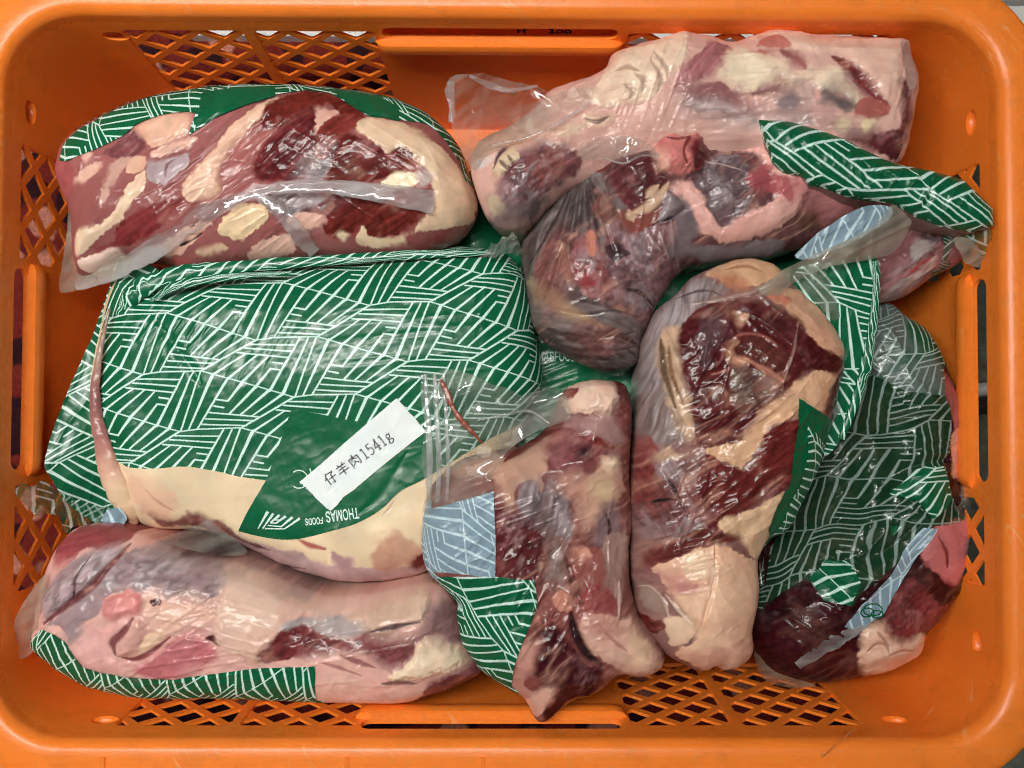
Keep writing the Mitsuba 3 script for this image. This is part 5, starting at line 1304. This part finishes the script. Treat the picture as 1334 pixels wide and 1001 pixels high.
P.reg(q('O', 780, 230, 850, 210, 920, 250, 880, 290), lin(206, 126, 98), 4, 5)
P.reg(q('O', 318, 420, 440, 300, 560, 268, 760, 278, 930, 350, 990, 420, 1060, 500, 1180, 560, 1210, 600, 1150, 665, 1030, 640, 930, 700, 850, 760, 760, 840, 680, 930, 640, 1060, 430, 1060, 380, 800, 318, 600), lin(98, 36, 42), 1.6, 5, fib=-40)
P.reg(q('O', 760, 290, 900, 350, 1000, 450, 960, 500, 860, 430, 760, 350), lin(112, 52, 58), 3, 5, fib=-35)
P.rime(q('O', 660, 290, 820, 330, 960, 420, 900, 440, 760, 370, 680, 340), .5, -30, 25, 110, lin(156, 132, 140), .75, 6)
P.reg(q('O', 430, 350, 560, 360, 545, 480, 440, 650, 415, 560), lin(106, 82, 90), 5, 8, alpha=.8)  # grey sheen on the dark muscle, painted as colour
P.reg(q('O', 630, 500, 700, 450, 800, 480, 900, 570, 862, 650, 740, 600, 650, 560), lin(112, 60, 58), 3, 7, .001)
P.reg(q('O', 600, 600, 760, 640, 865, 690, 850, 765, 720, 840, 640, 870, 590, 760), lin(118, 78, 74), 4, 8, .0005, fib=10)
P.rime(q('O', 600, 620, 850, 700, 720, 840, 620, 850), .42, 10, 60, 110, lin(146, 126, 114), .7, 6)
P.reg(q('O', 560, 510, 640, 480, 610, 550, 690, 585, 590, 590), lin(198, 142, 112), 2, 5)
P.vein(q('O', 690, 580, 780, 640, 880, 695), 6, lin(190, 124, 104), -.0006)
P.vein(q('O', 590, 480, 650, 440, 760, 450, 840, 500), 3.5, lin(160, 92, 84), 0)
P.vein(q('O', 480, 660, 560, 640, 600, 600), 3, lin(160, 96, 90), 0)
P.vein(q('O', 540, 480, 545, 560, 510, 620), 2.5, lin(150, 90, 90), 0)
P.reg(q('O', 610, 320, 680, 330, 690, 350, 650, 392, 630, 360), lin(208, 160, 130), 2, 4)
P.reg(cat(q('O', 680, 980, 760, 850, 880, 755, 960, 690, 1060, 640, 1165, 670, 1120, 790, 1080, 860, 1000, 860), q('P', 990, 100, 900, 130, 835, 150, 800, 230, 720, 340, 640, 370, 560, 330, 480, 265, 640, 240)), lin(220, 172, 132), 1.8, 5, .001)
P.reg(q('O', 1110, 840, 1170, 680, 1205, 640, 1180, 800, 1120, 880), lin(98, 36, 40), 1.6, 4)
P.reg(q('P', 100, 260, 200, 200, 240, 330, 200, 500, 120, 570, 95, 480), lin(154, 80, 80), 3, 6)
P.reg(q('P', 225, 330, 340, 330, 450, 400, 490, 560, 515, 680, 380, 680, 190, 725, 150, 640, 220, 480), lin(150, 114, 110), 4, 7)
P.rime(q('P', 190, 340, 440, 380, 500, 680, 190, 720, 130, 600), .52, -65, 30, 110, lin(172, 156, 162))
P.reg(q('P', 110, 260, 230, 330, 330, 420, 480, 470, 505, 640, 360, 690, 170, 720, 110, 620), lin(132, 56, 58), 7, 14, alpha=.62, fib=70)
P.reg(q('P', 225, 290, 300, 235, 345, 290, 405, 305, 240, 325), lin(198, 164, 132), 2, 5)
P.reg(q('P', 360, 430, 430, 400, 485, 440, 380, 482), lin(190, 146, 134), 3, 4)
P.vein(q('P', 195, 560, 280, 545, 350, 545), 3, lin(62, 46, 50), .0016)
P.vein(q('P', 240, 360, 320, 480, 390, 620), 2, lin(70, 50, 54), .001)
P.reg(q('P', 490, 290, 600, 350, 740, 370, 830, 180, 1005, 100, 1005, 250, 980, 450, 880, 525, 740, 590, 600, 665, 560, 640, 520, 400), lin(118, 46, 48), 1.8, 5, .001, fib=25)
P.reg(q('P', 465, 350, 540, 400, 575, 705, 510, 710, 465, 500), lin(108, 40, 46), 2.5, 4)
P.reg(q('P', 155, 850, 300, 765, 480, 700, 600, 715, 690, 745, 560, 785, 420, 835, 215, 930), lin(116, 54, 54), 1.8, 4, .001, fib=25)
P.reg(q('P', 560, 690, 700, 600, 820, 550, 930, 495, 880, 640, 840, 720, 850, 790, 795, 880, 740, 840, 680, 745), lin(222, 184, 144), 1.6, 5, .0015)
for c_ in ((640, 690), (740, 640), (760, 740), (820, 690), (710, 790)):
    P.bump(q('P', *c_)[0], 12, 9, 30, .0014)
P.reg(q('Q', 245, 280, 420, 205, 560, 145, 700, 150, 880, 235, 898, 290, 905, 480, 865, 640, 868, 800, 785, 895, 680, 930, 560, 930, 400, 830, 500, 740, 480, 640, 400, 520, 280, 340), lin(232, 188, 154), 1.8, 5, .0015)
P.reg(q('Q', 400, 230, 540, 200, 590, 330, 480, 345), lin(236, 206, 170), 6, 6, alpha=.8)
P.reg(q('Q', 270, 310, 360, 330, 480, 370, 600, 380, 520, 420, 420, 450, 340, 420), lin(194, 114, 118), 5, 8, alpha=.8)
P.reg(q('Q', 410, 800, 600, 780, 845, 750, 785, 895, 560, 930), lin(216, 154, 134), 8, 8, alpha=.7)
P.reg(q('Q', 130, 370, 220, 395, 330, 520, 290, 570, 180, 515), lin(166, 138, 126), 3, 4)
P.reg(q('Q', 310, 620, 400, 575, 495, 650, 450, 750, 360, 765), lin(226, 192, 162), 2.5, 4, .001)
P.reg(q('Q', 110, 560, 200, 580, 290, 620, 302, 660, 240, 692, 165, 640), lin(114, 42, 46), 1.8, 3)
P.vein(q('Q', 630, 130, 622, 280, 595, 480, 545, 650), 4, None, .0022)
P.vein(q('Q', 615, 150, 610, 300, 585, 480), 2.5, lin(240, 214, 190), -.0014, .6)
P.vein(q('Q', 315, 450, 400, 550, 495, 655), 3, lin(236, 214, 194), -.0016, .6)
P.vein(q('Q', 130, 400, 220, 400, 300, 480, 340, 590), 2, lin(220, 196, 176), -.0012, .6)
P.vein(q('O', 960, 370, 930, 520, 890, 660, 860, 760), 3, lin(176, 140, 134), -.0018, .6)
P.vein(q('O', 350, 280, 540, 250, 700, 215, 860, 170), 3, lin(190, 160, 146), -.0016, .5)
P.crease((960, 560), 110, 40, .0012, 30, 110).crease((900, 450), 60, 70, .0016, 30, 110).crease((1020, 450), 80, -35, .0012, 24, 110).crease((860, 650), 80, 70, .0014, 22, 110).crease((940, 630), 80, 30, .0012, 30, 110).crease((880, 700), 70, 15, .0012, 22, 120).crease((990, 530), 50, 30, .0018, 50, 130)
P.film(q('P', 1002, -5, 1085, 50, 1190, 140, 1150, 290, 1118, 350, 1040, 340, 1010, 460, 960, 560, 900, 690, 845, 770, 838, 700, 880, 590, 955, 460, 975, 280, 1000, 120), 'plain_green', 'plain_panel', lift=.0011)
P.film(q('P', 1045, 150, 1060, 150, 1130, 240, 1160, 300, 1090, 500, 1030, 620, 950, 740, 850, 800, 842, 765, 900, 690, 955, 560, 1010, 460, 1040, 340, 1050, 300), 'green_print', 'printed_film', (1000, 560), 245., .8, .0017, warp=.006)
P.finish()
loose(k + '__back_film', [(1045, 345, .176), (1085, 342, .182), (1135, 335, .182), (1140, 370, .180), (1136, 420, .176), (1130, 470, .172), (1116, 520, .168), (1095, 560, .166), (1080, 480, .170), (1050, 395, .176), (1030, 372, .176)],
      [(1042, 348), (1075, 343), (1110, 338), (1140, 334), (1142, 360), (1139, 392), (1135, 424), (1130, 462), (1120, 505), (1106, 542), (1090, 580), (1072, 590), (1075, 512), (1080, 462), (1068, 430), (1045, 395), (1030, 374)], 'green_print', wr=.0006, ang=70, seed=111, uvang=15)
fold(k + '__film_rim', [(1140, 340), (1142, 370), (1137, 425), (1130, 470), (1116, 520), (1096, 572)], [.184, .182, .178, .174, .170, .168], [8, 10, 12, 14, 14, 8], 'green_print', 14, .5)
fold(k + '__film_rim', q('R', 645, 485, 590, 560, 520, 630, 480, 740, 440, 830), [.160, .161, .164, .168, .172], [4, 9, 12, 9, 4], 'seal_film', 10, .4)
loose(k + '__hem_film', [(1036, 334, .186), (1065, 305, .192), (1100, 282, .194), (1130, 270, .192), (1158, 272, .190), (1150, 292, .192), (1095, 322, .190), (1056, 336, .186)],
      [(1034, 335), (1050, 318), (1066, 303), (1084, 292), (1100, 281), (1132, 268), (1160, 271), (1158, 286), (1132, 304), (1094, 324), (1056, 338)], 'pale_print', wr=.0012, ang=30, seed=112, uvang=70)
loose(k + '__neck_film', [(975, 375, .196), (1016, 356, .198), (1050, 340, .197), (1100, 318, .199), (1150, 292, .200), (1170, 266, .198), (1185, 285, .196), (1180, 305, .192), (1160, 328, .190), (1112, 342, .191), (1065, 352, .192), (1020, 372, .196), (1110, 330, .202)],
      [(960, 388), (1000, 368), (1016, 354), (1036, 344), (1068, 328), (1110, 310), (1146, 288), (1164, 266), (1184, 284), (1186, 292), (1178, 312), (1162, 330), (1135, 338), (1112, 342), (1080, 348), (1060, 356), (1032, 370), (1010, 388), (985, 392)], 'hazy_film', wr=.0016, ang=25, fa=12, fb=80, seed=113, amp2=.004)
loose(k + '__neck_film', [(1040, 360, .190), (1060, 350, .190), (1082, 372, .180), (1090, 410, .176), (1078, 418, .180), (1060, 395, .186)], [(1038, 362), (1056, 350), (1076, 356), (1090, 380), (1096, 404), (1088, 418), (1076, 412), (1062, 396), (1046, 380)], 'clear_film', wr=.002, ang=50, fa=25, fb=90, seed=114, amp2=.004)
name(k, 'big marbled shoulder pack on top of the pile with a twisted film neck')

DZ = .012
# small shreds of bag film
loose('film_scrap', [(628, 330, .166), (655, 318, .170), (672, 306, .170), (680, 330, .164), (650, 336, .166)], [(626, 334), (634, 328), (640, 318), (648, 320), (654, 308), (662, 310), (668, 302), (674, 312), (680, 328), (672, 336), (660, 331), (645, 337)], 'clear_film', wr=.005, ang=40, fa=90, fb=200, seed=121, amp2=.010, step=.0006, closed_spline=False)
labels['film_scrap'] = {'label': 'crumpled shred of clear film between the big green pack and the grey shoulder', 'category': 'plastic film'}
DZ = 0.
loose('film_scrap_001', [(1072, 985, ZR + .0016), (1085, 972, ZR + .003), (1100, 960, ZR + .003), (1112, 950, ZR - .003)], [(1070, 986), (1080, 974), (1092, 964), (1106, 950), (1114, 950), (1104, 966), (1090, 976), (1078, 988)], 'clear_film', wr=.0012, ang=40, fa=60, fb=120, seed=122, amp2=.001)
labels['film_scrap_001'] = {'label': 'thin shred of clear film stuck on the near rim of the crate', 'category': 'plastic film'}
